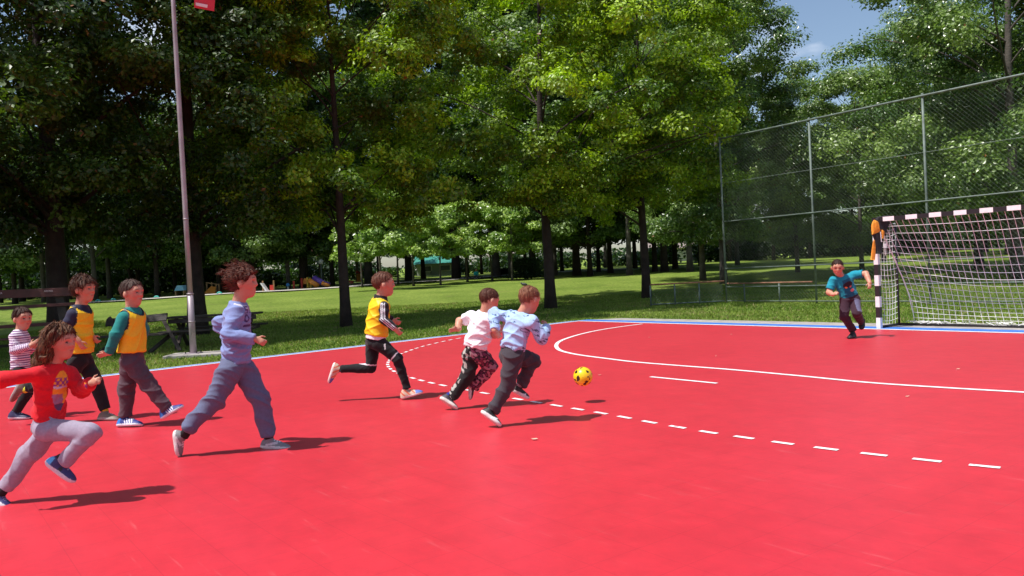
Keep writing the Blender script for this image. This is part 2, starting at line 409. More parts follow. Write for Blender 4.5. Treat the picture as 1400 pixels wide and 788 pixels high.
# --- blades of grass on the near lawn
def blades(n, x0, x1, y0, y1, hmin, hmax, keep):
    x = rng.uniform(x0, x1, n); y = rng.uniform(y0, y1, n)**1.0
    k = keep(x, y); x, y = x[k], y[k]; n = len(x)
    h = rng.uniform(hmin, hmax, n); a = rng.uniform(0, 6.283, n); wv = rng.uniform(.004, .009, n)*(1+y/18)
    z = terrain(x, y)-.03
    dx, dy = np.cos(a), np.sin(a); lean = rng.uniform(.2, .9, n)*h
    la = rng.uniform(0, 6.283, n)
    b0 = np.stack([x-dx*wv, y-dy*wv, z], 1); b1 = np.stack([x+dx*wv, y+dy*wv, z], 1)
    tp = np.stack([x+np.cos(la)*lean, y+np.sin(la)*lean, z+h], 1)
    V = np.stack([b0, b1, tp], 1).reshape(-1, 3); Q = np.arange(len(V)).reshape(-1, 3)
    patch = .5+.5*np.sin(x*.9+np.sin(y*.7)*2)*np.sin(y*.8+x*.3)
    c = np.array([.12, .21, .025])[None]*(1-patch[:, None])+np.array([.24, .31, .06])[None]*patch[:, None]
    c = c*rng.uniform(.6, 1.35, (n, 1)); dry = rng.random(n) < .05+.22*(np.sin(x*1.7+3*np.sin(y*.9))*np.sin(y*2.1+x*.4) > .45); c[dry] = np.array([.32, .27, .12])
    return V, Q, np.repeat(c, 3, 0)
def off_court(x, y):
    d = np.stack([x-C0[0], y-C0[1]], 1)
    return ~(((d@nS[:2]) < .26) & ((d@nG[:2]) < 1.15)) & ((d@nS[:2] > .3) | (d@nG[:2] > 1.3) | False)
V1, Q1, c1 = blades(330000, -16, 18, 7, 30, .022, .058, off_court)
GR = leaf_mat('grass_blades', .3, .6, .25, (1.3, 1.35, .7))
o = build_np('grass', V1, Q1, GR, None, False, c1); o['kind'] = 'stuff'; o['label'] = 'short mown grass beside the red court'; o['category'] = 'grass'

# ================================================================== GOAL
GP = ground(1202.6, 449.0)                       # foot of the near-visible post, on the goal line
gd = eG; HG = 2.08*.85; PW = .068                # post width
BLK = mat('black_paint', (.018, .013, .018), .35, var=.1, scale=20)
WHP = mat('white_gloss_paint', (.8, .77, .8), .35, var=.06, scale=20)
goal = thing('handball_goal', 'black and white banded goal with a sagging white net', 'goal', GP)
GW = 3.0*.85
def banded(a, b, n, first, frame):
    m = MB(); a = np.asarray(a); b = np.asarray(b)
    for i in range(n):
        m.cur = (i+first) % 2; m.beam(a+(b-a)*i/n, a+(b-a)*(i+1)/n, PW, PW, up=frame)
    return m
def gp(u, d, z): p = GP+gd*u+nG*d; p[2] = z; return p      # u along the goal, d behind it
for u in (0, GW+PW):
    m = banded(gp(u, 0, 0), gp(u, 0, HG-PW-.001), 10, 0, tuple(nG)); build('post', m, [WHP, BLK], goal)
m = banded(gp(-PW/2, 0, HG-PW/2), gp(GW+1.5*PW, 0, HG-PW/2), 15, 1, (0, 0, 1)); build('crossbar', m, [WHP, BLK], goal)
GD = .62
for u in (0, GW+PW):
    m = MB(); m.tube([gp(u, GD, 0), gp(u, GD, HG-.13)], .019, 8); m.tube([gp(u, .04, HG-.07), gp(u, GD*.6, HG-.07), gp(u, GD, HG-.14)], .017, 8)
    m.tube([gp(u, .05, .02), gp(u, GD, .02)], .02, 8); build('rear_support', m, BLK, goal, True)
m = MB(); m.tube([gp(0, GD, .02), gp(GW+PW, GD, .02)], .02, 8); build('ground_bar', m, BLK, goal, True)
CORD = mat('white_net_cord', (.82, .80, .80), .8, var=.2, scale=8)
m = MB(); r = .0038
def net_surface(m, fn, nu, nv, r, n=3):
    P = np.array([[fn(i/nu, j/nv) for j in range(nv+1)] for i in range(nu+1)])
    for i in range(nu+1): m.tube(P[i], r, n, False)
    for j in range(nv+1): m.tube(P[:, j], r, n, False)
nr = np.random.default_rng(3)
ph = nr.uniform(0, 6, 8)
def back(u, v):
    # hangs loosely: pulled to the right at the bottom, draped behind
    pull = .24*math.sin(v*math.pi/2)**1.6*(1-u)**1.5
    x = GW*(u)+pull+.05*math.sin(6*u+ph[0]+3*v)*v
    bow = (1-math.exp(-u*5))
    d = .06+GD*1.0*(v**.8)+.16*math.sin(math.pi*v)*bow
    z = (HG-.08)*(1-v)**1.05
    z -= .17*math.sin(math.pi*min(1, v*1.0))*bow*(1-.2*math.sin(5*u+ph[1])) - .04
    z = max(z, .025+.015*abs(math.sin(40*u+ph[2]))); return gp(x, d, z)
net_surface(m, back, 26, 17, r)
def side(u, v):
    z = (HG-.12)*(1-v)+.03; return gp(.0+.012*math.sin(9*v+u*3), .05+(GD-.05)*u, z-.03*math.sin(math.pi*u))
net_surface(m, side, 6, 18, r*.9)
def side2(u, v): p = side(u, v); return p+gd*(GW+PW)
net_surface(m, side2, 6, 18, r*.9)
# gathered edge of the net: from the top corner down, and the heap on the ground bar
for k in range(2):
    pts = [back(0, v)+np.array([nr.normal(0, .008), nr.normal(0, .008), 0])+gd*.01*k for v in np.linspace(0, 1, 14)]; m.tube(pts, .0045, 4, False)
for k in range(16):
    u0 = nr.uniform(0, .9); pts = [gp(GW*(u0+.12*t)+.05*math.sin(30*t+k), GD+.05*math.sin(9*t+k*2), .03+.05*abs(math.sin(14*t+k))) for t in np.linspace(0, 1, 12)]; m.tube(pts, r, 3, False)
build('net', m, CORD, goal)

# jersey slung over the corner of the goal
def jersey():
    root = thing('jacket', 'black and orange jacket slung over the corner of the goal', 'jacket', gp(-.1, 0, HG))
    def drape(pts_l, pts_r, th, name, mt):
        m = MB(); a = np.array(pts_l); b = np.array(pts_r); n = len(a); kk = 7
        V = []
        for i in range(n):
            for j in range(kk):
                t = j/(kk-1); p = a[i]*(1-t)+b[i]*t+nG*(-th)*math.sin(math.pi*t)*(1+.4*math.sin(5*i+2*j)); V.append(p)
        nn = len(V)
        for i in range(n):
            for j in range(kk):
                t = j/(kk-1); p = a[i]*(1-t)+b[i]*t+nG*(th)*math.sin(math.pi*t)+np.array([0, 0, -.004]); V.append(p)
        Fc = []
        for i in range(n-1):
            for j in range(kk-1):
                q = (i*kk+j, i*kk+j+1, (i+1)*kk+j+1, (i+1)*kk+j); Fc += [q, tuple(nn+x for x in q[::-1])]
            for j in (0, kk-1):
                Fc.append((i*kk+j, (i+1)*kk+j, nn+(i+1)*kk+j, nn+i*kk+j))
        for i in (0, n-1):
            for j in range(kk-1): Fc.append((i*kk+j, nn+i*kk+j, nn+i*kk+j+1, i*kk+j+1))
        m.add(V, Fc); o = build(name, m, mt, root, True)
        sb = o.modifiers.new('s', 'SUBSURF'); sb.levels = 1; sb.render_levels = 2; return o
    D = GP[1]
    bl = mat('black_fabric', (.015, .013, .017), .8, var=.3, scale=25, bump=.4, bscale=80); og = mat('orange_fabric', (.85, .33, .03), .75, var=.15, scale=25, bump=.4, bscale=80)
    def q(px, py, dy=-.06): return at(px, py, D+dy)
    drape([q(1201, 296), q(1196, 299), q(1195, 305), q(1198, 312), q(1203, 316), q(1208, 319)], [q(1216, 294), q(1219, 297), q(1217, 303), q(1214, 310), q(1213, 314), q(1212, 317)], .07, 'body_panel', bl)
    drape([q(1195, 300, -.1), q(1191, 306, -.1), q(1191, 313, -.1), q(1192, 321, -.1)], [q(1201, 303, -.1), q(1204, 311, -.1), q(1204, 315, -.1), q(1199, 319, -.1)], .04, 'orange_panel', og)
    drape([q(1192, 320, -.09), q(1194, 326, -.09), q(1197, 333, -.09), q(1198, 345, -.09)], [q(1204, 316, -.09), q(1205, 325, -.09), q(1206, 335, -.09), q(1206, 346, -.09)], .035, 'sleeve', bl)
    drape([q(1205, 313, -.1), q(1205, 319, -.1), q(1206, 326, -.1)], [q(1209, 316, -.1), q(1209, 320, -.1), q(1208, 326, -.1)], .02, 'orange_panel', og)
    drape([q(1194, 328, -.11), q(1192, 338, -.11), q(1191, 348, -.11), q(1190, 355, -.11)], [q(1196, 328, -.11), q(1197, 338, -.11), q(1197, 348, -.11), q(1196, 356, -.11)], .018, 'cuff', og)
    m = MB(); m.beam(q(1203.6, 317, -.15), q(1205.2, 331, -.15), .012, .004); build('drawstring', m, WHP, root)
jersey()
m = MB(); D = GP[1]+.2
c_ = at(1210, 336, D); m.box(c_, (.055, .012, .06)); m.tube([c_+np.array([-.02, 0, .03]), c_+np.array([-.016, 0, .06]), c_+np.array([.016, 0, .06]), c_+np.array([.02, 0, .03])], .006, 6)
m.box(c_+np.array([0, .0, -.1]), (.008, .008, .12))
single('net_tag', m, WHP, 'small white tag hanging on the goal net below the jacket', 'tag', c_-np.array([0, 0, .16]), bevel=.004)

# ================================================================== TALL CHAIN-LINK FENCE
GALV = mat('galvanised_green_steel', (.12, .155, .135), .6, metal=.0, var=.35, scale=6)
RUST = mat('rusty_rail', (.30, .14, .08), .8, var=.5, scale=5)
fp = [at(988, 417.5, 23.3), at(1116.5, 412.5, 20.7), at(1272, 405, 18.3)]
fA = np.array([fp[1][0], fp[1][1], 0]); fd = np.array([at(1272, 405, 18.25)[0], 18.25, 0])-fA; SP = np.linalg.norm(fd); fd /= SP
HF = 4.72
fence = thing('chain_link_fence', 'tall grey green chain-link fence with steel posts behind the goal', 'fence', fA-fd*SP)
for k in range(-1, 4):
    m = MB(); b0 = fA+fd*SP*k; m.tube([b0, b0+[0, 0, HF]], .027, 10); m.sphere(b0+[0, 0, HF+.0], .036, 10, 6); build('post', m, GALV, fence, True)
e0 = fA-fd*SP; e1 = fA+fd*SP*3.0
for z_, r_ in ((HF-.03, .026), (2.32, .018), (.98, .016), (.45, .016), (.05, .014)):
    m = MB(); off = nG*.0+np.array([0, -.045, 0]); m.tube([e0+off+[0, 0, z_], e1+off+[0, 0, z_]], r_, 8); build('rail', m, GALV, fence, True)
m = MB(); m.tube([e0+[0, -.03, 3.42], e1+[0, -.03, 3.42]], .006, 5); build('tension_wire', m, GALV, fence)
def chainlink(a, b, z0, z1, sp, r):
    d = b-a; Ln = np.linalg.norm(d); d = d/Ln; H = z1-z0; Vs = []; Qs = []; k = 0
    nrm = np.array([d[1], -d[0], 0])
    for sgn in (1, -1):
        s = -H
        while s < Ln+H*0+0.0001 if sgn == 1 else s < Ln+H:
            # wire from (s,0) to (s+H*sgn,H)
            x0, x1, y0, y1 = s, s+H*sgn, 0., H
            t0, t1 = 0., 1.
            lo, hi = min(x0, x1), max(x0, x1)
            if hi > 0 and lo < Ln:
                def tt(x): return (x-x0)/(x1-x0)
                ta, tb = sorted((tt(0.), tt(Ln))); t0, t1 = max(0, ta), min(1, tb)
                if t1 > t0+1e-3:
                    p = a+d*(x0+(x1-x0)*t0)+np.array([0, 0, z0+H*t0]); q = a+d*(x0+(x1-x0)*t1)+np.array([0, 0, z0+H*t1])
                    p = p+nrm*(.003*sgn); q = q+nrm*(.003*sgn)
                    w_ = (q-p)/np.linalg.norm(q-p); u_ = np.cross(w_, nrm)
                    for e in (p, q):
                        Vs += [e+r*nrm, e+r*(-.5*nrm+.87*u_), e+r*(-.5*nrm-.87*u_)]
                    Qs += [(k, k+1, k+4, k+3), (k+1, k+2, k+5, k+4), (k+2, k, k+3, k+5)]; k += 6
            s += sp
    return np.array(Vs), np.array(Qs)
V, Q = chainlink(e0, e1, .05, HF-.03, .098, .0014)
build_np('chain_link_mesh', V, Q, mat('galvanised_wire', (.17, .20, .17), .55, metal=0, var=.2, scale=3), fence, False)
# low section that runs on to the left
l1 = fA-fd*SP; l1 = np.array([l1[0]-.05, l1[1], 0.]); l0 = np.array([at(890, 417, 23.3)[0], 23.3, 0])
low = thing('low_fence', 'low rusty rail fence with wire infill left of the tall fence', 'fence', l0)
m = MB(); m.tube([l0+[0, 0, .62], l1+[0, 0, .62]], .024, 8); build('rail', m, RUST, low, True)
m = MB(); m.tube([l0+[0, 0, .05], l1+[0, 0, .05]], .018, 8); build('rail', m, GALV, low, True)
for t in (0., .33, .66): m = MB(); p = l0+(l1-l0)*t; m.tube([p, p+[0, 0, .6]], .022, 8); build('post', m, GALV, low, True)
V, Q = chainlink(l0, l1-np.array([.05, 0, 0]), .05, .6, .088, .003); build_np('wire_infill', V, Q, GALV, low, False)
# low horizontal-rail barrier further right, short stub posts behind the fence
low2 = thing('pipe_barrier', 'knee high grey pipe barrier just in front of the tall fence', 'barrier', fA-fd*SP*.3)
for k in (-.75, -.35):
    m = MB(); p = fA+fd*SP*k+np.array([0, .25, 0]); m.tube([p, p+[0, 0, .52]], .022, 8); build('post', m, GALV, low2, True)
m = MB(); m.tube([fA+fd*SP*-.98+[0, .25, .54], fA+fd*SP*.0+[0, .25, .54]], .022, 8); build('rail', m, RUST, low2, True)
# ================================================================== POLE, BANNER, BENCHES
PB = ground(264.5, 485); PD = PB[1]
pole = thing('lamp_pole', 'tall thin grey pink metal pole bolted to a concrete slab', 'pole', PB)
def pp(py): # points up the pole as photographed
    return at(238+(py-25)*27/460., py, PD)
PINK = mat('weathered_pole_paint', (.36, .30, .33), .45, metal=.25, var=.22, scale=3)
m = MB(); m.tube([PB+[0, 0, .02], pp(402)], [.058, .054], 14); build('lower_pole', m, PINK, pole, True)
m = MB(); m.tube([pp(402), pp(300), pp(150), pp(25), pp(-110)], [.046, .045, .043, .038, .033], 14); build('upper_pole', m, PINK, pole, True)
for y_ in (440, 402, 300):
    m = MB(); a = pp(y_); m.tube([a-[0, 0, .012], a+[0, 0, .012]], .062 if y_ > 350 else .05, 14); build('collar', m, PINK, pole, True)
m = MB(); m.box(PB+[0, 0, .02], (.26, .26, .025)); build('base_plate', m, PINK, pole, bevel=.004)
for a in (-1, 1):
    for b in (-1, 1):
        m = MB(); m.tube([PB+[a*.1, b*.1, .03], PB+[a*.1, b*.1, .06]], .012, 6); build('bolt', m, BLK, pole)
m = MB(); m.tube([pp(-108), pp(-112)+[.9, 0, .1]], .02, 8); m.box(pp(-112)+[.95, 0, .1], (.4, .14, .08)); build('lamp_head', m, PINK, pole)
sl_ = ground(272, 487); sl_[2] = 0
m = MB(); m.box([PB[0]+.12, PB[1]+.05, -.01], (1.15, .62, .06), rz=.05)
single('concrete_slab', m, CONC, 'flat concrete slab at the foot of the lamp pole', 'slab', (PB[0], PB[1], -.03), bevel=.012)
BAN = mat('red_banner_cloth', (.62, .03, .06), .7, var=.08, scale=6, bump=.2, bscale=30)
ban = thing('banner', 'red banner with a white text bar hanging high beside the pole', 'banner', at(279, -10, PD-.1))
q = [at(266, -40, PD-.15), at(297, -40, PD+.05), at(292.5, 15.5, PD+.05), at(265.5, 10.5, PD-.15)]
m = MB(); m.prism(q, (0, .012, 0)); build('cloth', m, BAN, ban)
m = MB(); m.prism([at(267.5, 3.6, PD-.165), at(284, 6.8, PD-.06), at(283, 11, PD-.06), at(267.5, 7.6, PD-.165)], (0, .006, 0)); build('text_bar', m, mat('white_print', (.75, .6, .66), .7), ban)
m = MB(); m.tube([pp(-30), at(300, -42, PD+.0)], .012, 6); build('hanging_rod', m, PINK, ban)

DKW = mat('dark_stained_wood', (.030, .022, .018), .7, var=.4, scale=6, bump=.5, bscale=40)
REDW = mat('dark_red_plank', (.075, .018, .017), .6, var=.3, scale=5, bump=.4, bscale=40)
GREYW = mat('weathered_grey_wood', (.042, .031, .025), .85, var=.35, scale=7, bump=.6, bscale=50)
D = 15.2
bench = thing('bench', 'large dark red slatted bench with white lettering, left of the lamp pole', 'bench', lift(at(40, 470, D), 0))
def plank(x0, y0, x1, y1, hpx, name, mt, dy=0, th=.035):
    m = MB(); a = at(x0, y0, D+dy); b = at(x1, y1, D+dy); m.beam(a, b, th, hpx*D/F); return build(name, m, mt, bench, bevel=.004)
pk = plank(-140, 408, 112, 398.4, 11.5, 'back_plank', REDW)
plank(-140, 430, 112, 415, 4.2, 'slat', REDW, .02); plank(-140, 456, 112, 440.4, 4.6, 'slat', REDW, -.06)
plank(-140, 482, 112, 467, 4.0, 'slat', DKW, -.1)
for x_ in (-90, 88):
    m = MB(); t = at(x_-7, 399, D+.06); b_ = at(x_+6, 500, D+.06); b_ = lift(at(x_+8, 478, D+.06), 0); m.beam(b_, t, .06, .16, up=(1, 0, 0)); build('support', m, DKW, bench, bevel=.006)
    m = MB(); m.beam(lift(at(x_, 478, D-.35), 0), lift(at(x_, 478, D-.3), .42), .06, .09, up=(1, 0, 0)); build('leg', m, DKW, bench)
for dy in (-.34, -.24, -.14):
    m = MB(); m.beam(lift(at(-140, 470, D+dy), .43), lift(at(112, 460, D+dy), .43), .08, .03); build('seat_slat', m, REDW, bench, bevel=.004)
LET = mat('white_lettering', (.55, .42, .45), .6)
def text(s, a, height, mt, parent, right, up, name='lettering', th=.003):
    c = bpy.data.curves.new(name, 'FONT'); c.body = s; c.size = height*1.4; c.extrude = th; c.align_x = 'CENTER'; c.align_y = 'CENTER'
    o = bpy.data.objects.new(name, c); COL.objects.link(o)
    dg = bpy.context.evaluated_depsgraph_get(); me = bpy.data.meshes.new_from_object(o.evaluated_get(dg)); bpy.data.objects.remove(o)
    r = np.array(right, float); r /= np.linalg.norm(r); u = np.array(up, float); u -= r*(u@r); u /= np.linalg.norm(u); f = np.cross(r, u)
    co = np.zeros(len(me.vertices)*3); me.vertices.foreach_get('co', co); co = co.reshape(-1, 3)
    W = a+co[:, :1]*r+co[:, 1:2]*u+co[:, 2:]*f
    me.vertices.foreach_set('co', (W-base_of(parent)).astype(np.float32).ravel()); me.materials.clear(); me.materials.append(mt); me.update()
    o = bpy.data.objects.new(name, me); COL.objects.link(o); o.parent = parent; return o
rr = at(112, 398.4, D)-at(-140, 408, D)
text('ARENA', at(66.3, 398.2, D-.024), .037, LET, bench, rr, (0, 0, 1)); text('ARENA', at(-3, 401.4, D-.024), .037, LET, bench, rr, (0, 0, 1))

def picnic(name, label, c, rz, Ln, tw=.55, th=.62):
    root = thing(name, label, 'picnic table', c); cz, sz = math.cos(rz), math.sin(rz)
    def W(x, y, z): return np.array([c[0]+x*cz-y*sz, c[1]+x*sz+y*cz, z])
    for k in range(4):
        m = MB(); y = (k-1.5)*tw/4; m.beam(W(-Ln/2, y, th), W(Ln/2, y, th), tw/4-.012, .035); build('tabletop_plank', m, DKW, root, bevel=.004)
    m = MB(); m.beam(W(-Ln/2+.06, -tw/2+.05, th-.07), W(Ln/2-.06, -tw/2+.05, th-.07), .04, .09); build('apron', m, DKW, root)
    for s in (-1, 1):
        m = MB(); m.beam(W(-Ln/2, s*.62, .36), W(Ln/2, s*.62, .36), .2, .035); build('seat', m, DKW, root, bevel=.004)
    for x in (-Ln/2+.25, Ln/2-.25):
        for s in (-1, 1):
            m = MB(); m.beam(W(x+s*.022, -s*.5, 0), W(x+s*.022, s*.24, th-.02), .04, .075, up=(1, 0, 0)); build('leg', m, GREYW, root, bevel=.004)
        m = MB(); m.beam(W(x+.07, -.7, .32), W(x+.07, .7, .32), .04, .075); build('crosspiece', m, GREYW, root)
    return root
picnic('picnic_table', 'dark wooden picnic table standing behind the lamp pole', lift(at(296, 470, 16.6), 0), .12, 1.85)
p_ = lift(at(205, 470, 15.9), 0)
b2 = thing('bench', 'dark wooden bench with leaning back and crossed legs beside the picnic table', 'bench', p_)
def L2(x, y, z): return p_+np.array([x, y, z])
m = MB(); m.beam(L2(-.9, .12, .60), L2(.35, .05, .66), .03, .16, up=(0, .5, .9)); build('back_plank', m, DKW, b2, bevel=.004)
m = MB(); m.beam(L2(-.9, -.2, .34), L2(.45, -.25, .34), .34, .035); build('seat', m, DKW, b2, bevel=.004)
for x in (-.7, .32):
    m = MB(); m.beam(L2(x-.2, -.3, 0), L2(x+.14, .1, .36), .045, .07, up=(1, 0, 0)); build('leg', m, GREYW, b2)
    m = MB(); m.beam(L2(x+.40, -.32, 0), L2(x-.12, .1, .70), .045, .07, up=(1, 0, 0)); build('leg', m, GREYW, b2)

# ================================================================== FAR PLAYGROUND, PATHSIDE THINGS
def pmat(n, c, r=.45): return mat(n, c, r, var=.1, scale=4)
ORG, RED2, YEL, PUR, BLU, WHT, TEAL = [pmat(n, c) for n, c in (('orange_panel', (.75, .27, .04)), ('red_paint', (.6, .04, .03)), ('yellow_paint', (.78, .5, .05)),
    ('purple_plastic', (.16, .08, .4)), ('blue_plastic', (.05, .25, .6)), ('white_plastic', (.75, .75, .75)), ('teal_paint', (.05, .4, .34)))]
TIMB = mat('playground_timber', (.30, .18, .08), .8, var=.3, scale=4)
def px_m(px, py):
    p = place(px, py); return p, p[1]/F
# climbing frame with ramp
p, s = px_m(285, 402)
t = thing('climbing_wall', 'small orange A-shaped climbing wall between wooden posts on the playground', 'climbing frame', p)
m = MB(); m.prism([p+[-8*s, 0, 0], p+[9*s, 0, 0], p+[6*s, .6, 9*s], p+[-1*s, .6, 10*s]], (0, .06, 0)); build('ramp', m, ORG, t)
for x in (-8, -1, 5, 9):
    m = MB(); m.tube([p+[x*s, .8, 0], p+[x*s, .8, (16 if x in (-8, -1) else 13)*s]], .05, 6); build('post', m, TIMB, t)
m = MB(); m.tube([p+[-8*s, .8, 15.5*s], p+[9*s, .8, 12*s]], .04, 6); build('top_bar', m, TIMB, t)
p, s = px_m(256, 404)
t = thing('play_house', 'play house with a light blue roof, left of the orange climbing wall', 'play house', p)
m = MB(); m.prism([p+[-13*s, -.5, 7*s], p+[0, -.5, 7*s], p+[-2*s, -.5, 14*s], p+[-9*s, -.5, 14*s]], (0, 1, 0)); build('roof', m, pmat('sky_blue', (.2, .45, .65)), t)
for x in (-12, -1): m = MB(); m.box(p+[x*s, 0, 3.5*s], (.08, .9, 7*s)); build('wall', m, TIMB, t)
p, s = px_m(362, 399)
t = thing('small_slide', 'white slide beside a red panel, behind the boy in the blue shirt', 'slide', p)
m = MB(); m.prism([p+[-6*s, 0, 12*s], p+[-4*s, 0, 12*s], p+[3*s, 0, 1*s], p+[5*s, 0, 0], p+[1*s, 0, 0]], (0, .5, 0)); build('chute', m, WHT, t)
m = MB(); m.box(p+[6*s, .6, 5*s], (5*s, .08, 7*s)); build('panel', m, RED2, t)
for x in (-6, 9): m = MB(); m.tube([p+[x*s, .6, 0], p+[x*s, .6, 15*s]], .05, 6); build('post', m, TIMB, t)
p, s = px_m(428, 394)
t = thing('play_tower', 'red and yellow play tower with a purple and orange slide', 'play tower', p)
for x, c, hh in ((-27, RED2, 11), (-16, RED2, 14), (-8, YEL, 15), (-4, YEL, 14), (2, RED2, 16)):
    m = MB(); m.tube([p+[x*s, .2, 0], p+[x*s, .2, hh*s]], .07, 6); build('post', m, c, t)
m = MB(); m.prism([p+[-16*s, .3, 4*s], p+[-4*s, .3, 4*s], p+[-4*s, .3, 12*s], p+[-13*s, .3, 14*s], p+[-16*s, .3, 9*s]], (0, .08, 0)); build('panel', m, ORG, t)
m = MB(); m.box(p+[-10*s, .8, 5*s], (14*s, 1.0, .1)); build('platform', m, TIMB, t)
m = MB(); m.tube([p+[2*s, 0, 13*s], p+[10*s, -.2, 8.5*s], p+[18*s, -.3, 4*s], p+[24*s, -.3, 2*s]], .22, 8); build('slide', m, PUR, t, True)
m = MB(); m.tube([p+[-3*s, -.4, 11*s], p+[4*s, -.5, 6*s], p+[10*s, -.5, 2*s]], .18, 8); build('slide', m, ORG, t, True)
m = MB(); m.tube([p+[15*s, -.5, 6*s], p+[25*s, -.6, 1.5*s]], .14, 8); build('slide_rim', m, ORG, t, True)
p, s = px_m(394, 396)
t = thing('spinner', 'small blue round play spinner on the playground', 'spinner', p)
m = MB(); m.sphere(p+[0, 0, 6*s], 2.6*s, 12, 8); build('ball', m, BLU, t, True)
m = MB(); m.tube([p, p+[0, 0, 5*s]], .05, 6); build('stem', m, WHT, t)
p, s = px_m(491, 386)
t = thing('climbing_robot', 'orange red play figure beside a low red table, right of the thin trunk', 'play figure', p)
m = MB(); m.box(p+[0, 0, 7*s], (5*s, .4, 9*s)); m.box(p+[0, 0, 1.3*s], (8*s, .5, 2.4*s)); build('body', m, ORG, t)
m = MB(); m.box(p+[-1*s, 0, 14*s], (4*s, .4, 3*s)); build('head', m, RED2, t)
m = MB(); m.beam(p+[0, 0, 12*s], p+[6*s, 0, 16*s], .12, .12); build('arm', m, RED2, t)
p, s = px_m(478, 389)
t = thing('low_table', 'low red table with bench seats on the playground', 'table', p)
m = MB(); m.box(p+[0, 0, 4*s], (11*s, .6, .08)); build('tabletop', m, RED2, t)
for x in (-4, 4): m = MB(); m.box(p+[x*s, 0, 2*s], (.08, .4, 3.8*s)); build('leg', m, TIMB, t)
for x in (-7, 7): m = MB(); m.box(p+[x*s*.6, -.5, 2*s], (5*s, .2, .06)); build('seat', m, RED2, t)
tyres = []
for (x_, y_, c_) in ((134, 413, 'teal'), (155, 411.5, 'teal'), (214, 408, 'teal'), (300, 402.5, 'teal')):
    p, s = px_m(x_, y_)
    m = MB(); a = np.linspace(0, math.pi, 9); m.tube([p+[math.cos(q_)*3.2*s, 0, math.sin(q_)*2.6*s] for q_ in a], 1.1*s, 8)
    single('half_buried_tyre', m, TEAL, 'teal painted half buried tyre beside the far footpath', 'tyre', p, 'teal tyres along the footpath', smooth=True)
p, s = px_m(440.5, 392)
t = thing('park_lamp', 'slim grey park lamp beside the play tower', 'lamp', p)
m = MB(); m.tube([p, p+[0, 0, 33*s]], [.07, .045], 8); build('post', m, GALV, t, True)
m = MB(); m.sphere(p+[0, 0, 34*s], .18, 10, 8); build('lamp_globe', m, WHT, t, True)
# pigeon on the lawn
p, s = px_m(717, 393)
t = thing('pigeon', 'small dark pigeon walking on the sunny lawn', 'pigeon', p)
m = MB(); M = Matrix.Rotation(R(12), 3, 'Y'); m.sphere(p+[0, 0, .13], (.15, .065, .07), 12, 8, M=np.array(M)); m.sphere(p+[-.13, 0, .2], .038, 10, 6); m.tube([p+[-.09, 0, .15], p+[-.13, 0, .2]], [.05, .033], 8)
m.tube([p+[-.16, 0, .2], p+[-.2, 0, .19]], [.012, .004], 6); m.prism([p+[.1, -.03, .11], p+[.1, .03, .11], p+[.27, .04, .08], p+[.27, -.04, .08]], (0, 0, .015))
for q_ in (-.03, .03): m.tube([p+[0, q_, 0], p+[0, q_, .09]], .008, 5)
build('body', m, mat('slate_feathers', (.05, .05, .06), .6, var=.4, scale=20), t, True)
# buildings glimpsed through the trunks
def building(px, py, wpx, hpx, D, label, wall, roofc, fl=2):
    a = at(px, py, D); b0 = np.array([a[0], D, float(terrain(0, D))-.3]); s = D/F; Wd = wpx*s; H = hpx*s+.3
    root = thing('building', label, 'building', b0)
    wm = mat('render_'+wall[0], wall[1], .8, var=.1, scale=.6); gl = mat('window_glass', (.05, .06, .07), .15, var=.1)
    m = MB(); m.box(b0+[0, 3, H/2], (Wd, 6, H)); build('wall', m, wm, root)
    m = MB(); m.prism([b0+[-Wd/2-.3, -.4, H], b0+[-Wd/2-.3, 6.4, H], b0+[-Wd/2-.3, 3, H+1.4]], (Wd+.6, 0, 0)); build('roof', m, pmat('roof_'+wall[0], roofc, .8), root)
    n = max(2, int(Wd/2.6)); fh = (H-.5)/fl
    for f_ in range(fl):
        for k in range(n):
            x = -Wd/2+(k+.5)*Wd/n; z = .5+fh*(f_+.5)
            m = MB(); m.box(b0+[x, -.02, z], (1.25, .1, min(1.5, fh*.6))); fr = build('window', m, WHT, root)
            m = MB(); m.box(b0+[x, -.08, z], (1.05, .06, min(1.3, fh*.5))); build('pane', m, gl, fr)
building(420, 385, 70, 34, 95, 'long white building glimpsed behind the playground', ('white', (.42, .42, .43)), (.3, .12, .08))
building(596, 372, 52, 16, 88, 'low grey pavilion with a teal green roof behind the light trees', ('grey', (.3, .32, .32)), (.03, .22, .17), 1)
building(690, 368, 40, 20, 100, 'pale block glimpsed behind the conifer bush', ('pale', (.38, .38, .4)), (.25, .2, .18))
building(930, 352, 80, 18, 105, 'wide pale building glimpsed between the trunks left of the tall fence', ('cream', (.36, .35, .32)), (.25, .2, .18))
building(1160, 338, 70, 16, 110, 'low whitish building glimpsed through the chain-link fence', ('light', (.34, .34, .34)), (.2, .2, .2))
building(190, 395, 80, 50, 92, 'grey building glimpsed behind the trunks left of the lamp pole', ('stone', (.42, .42, .43)), (.2, .15, .12))

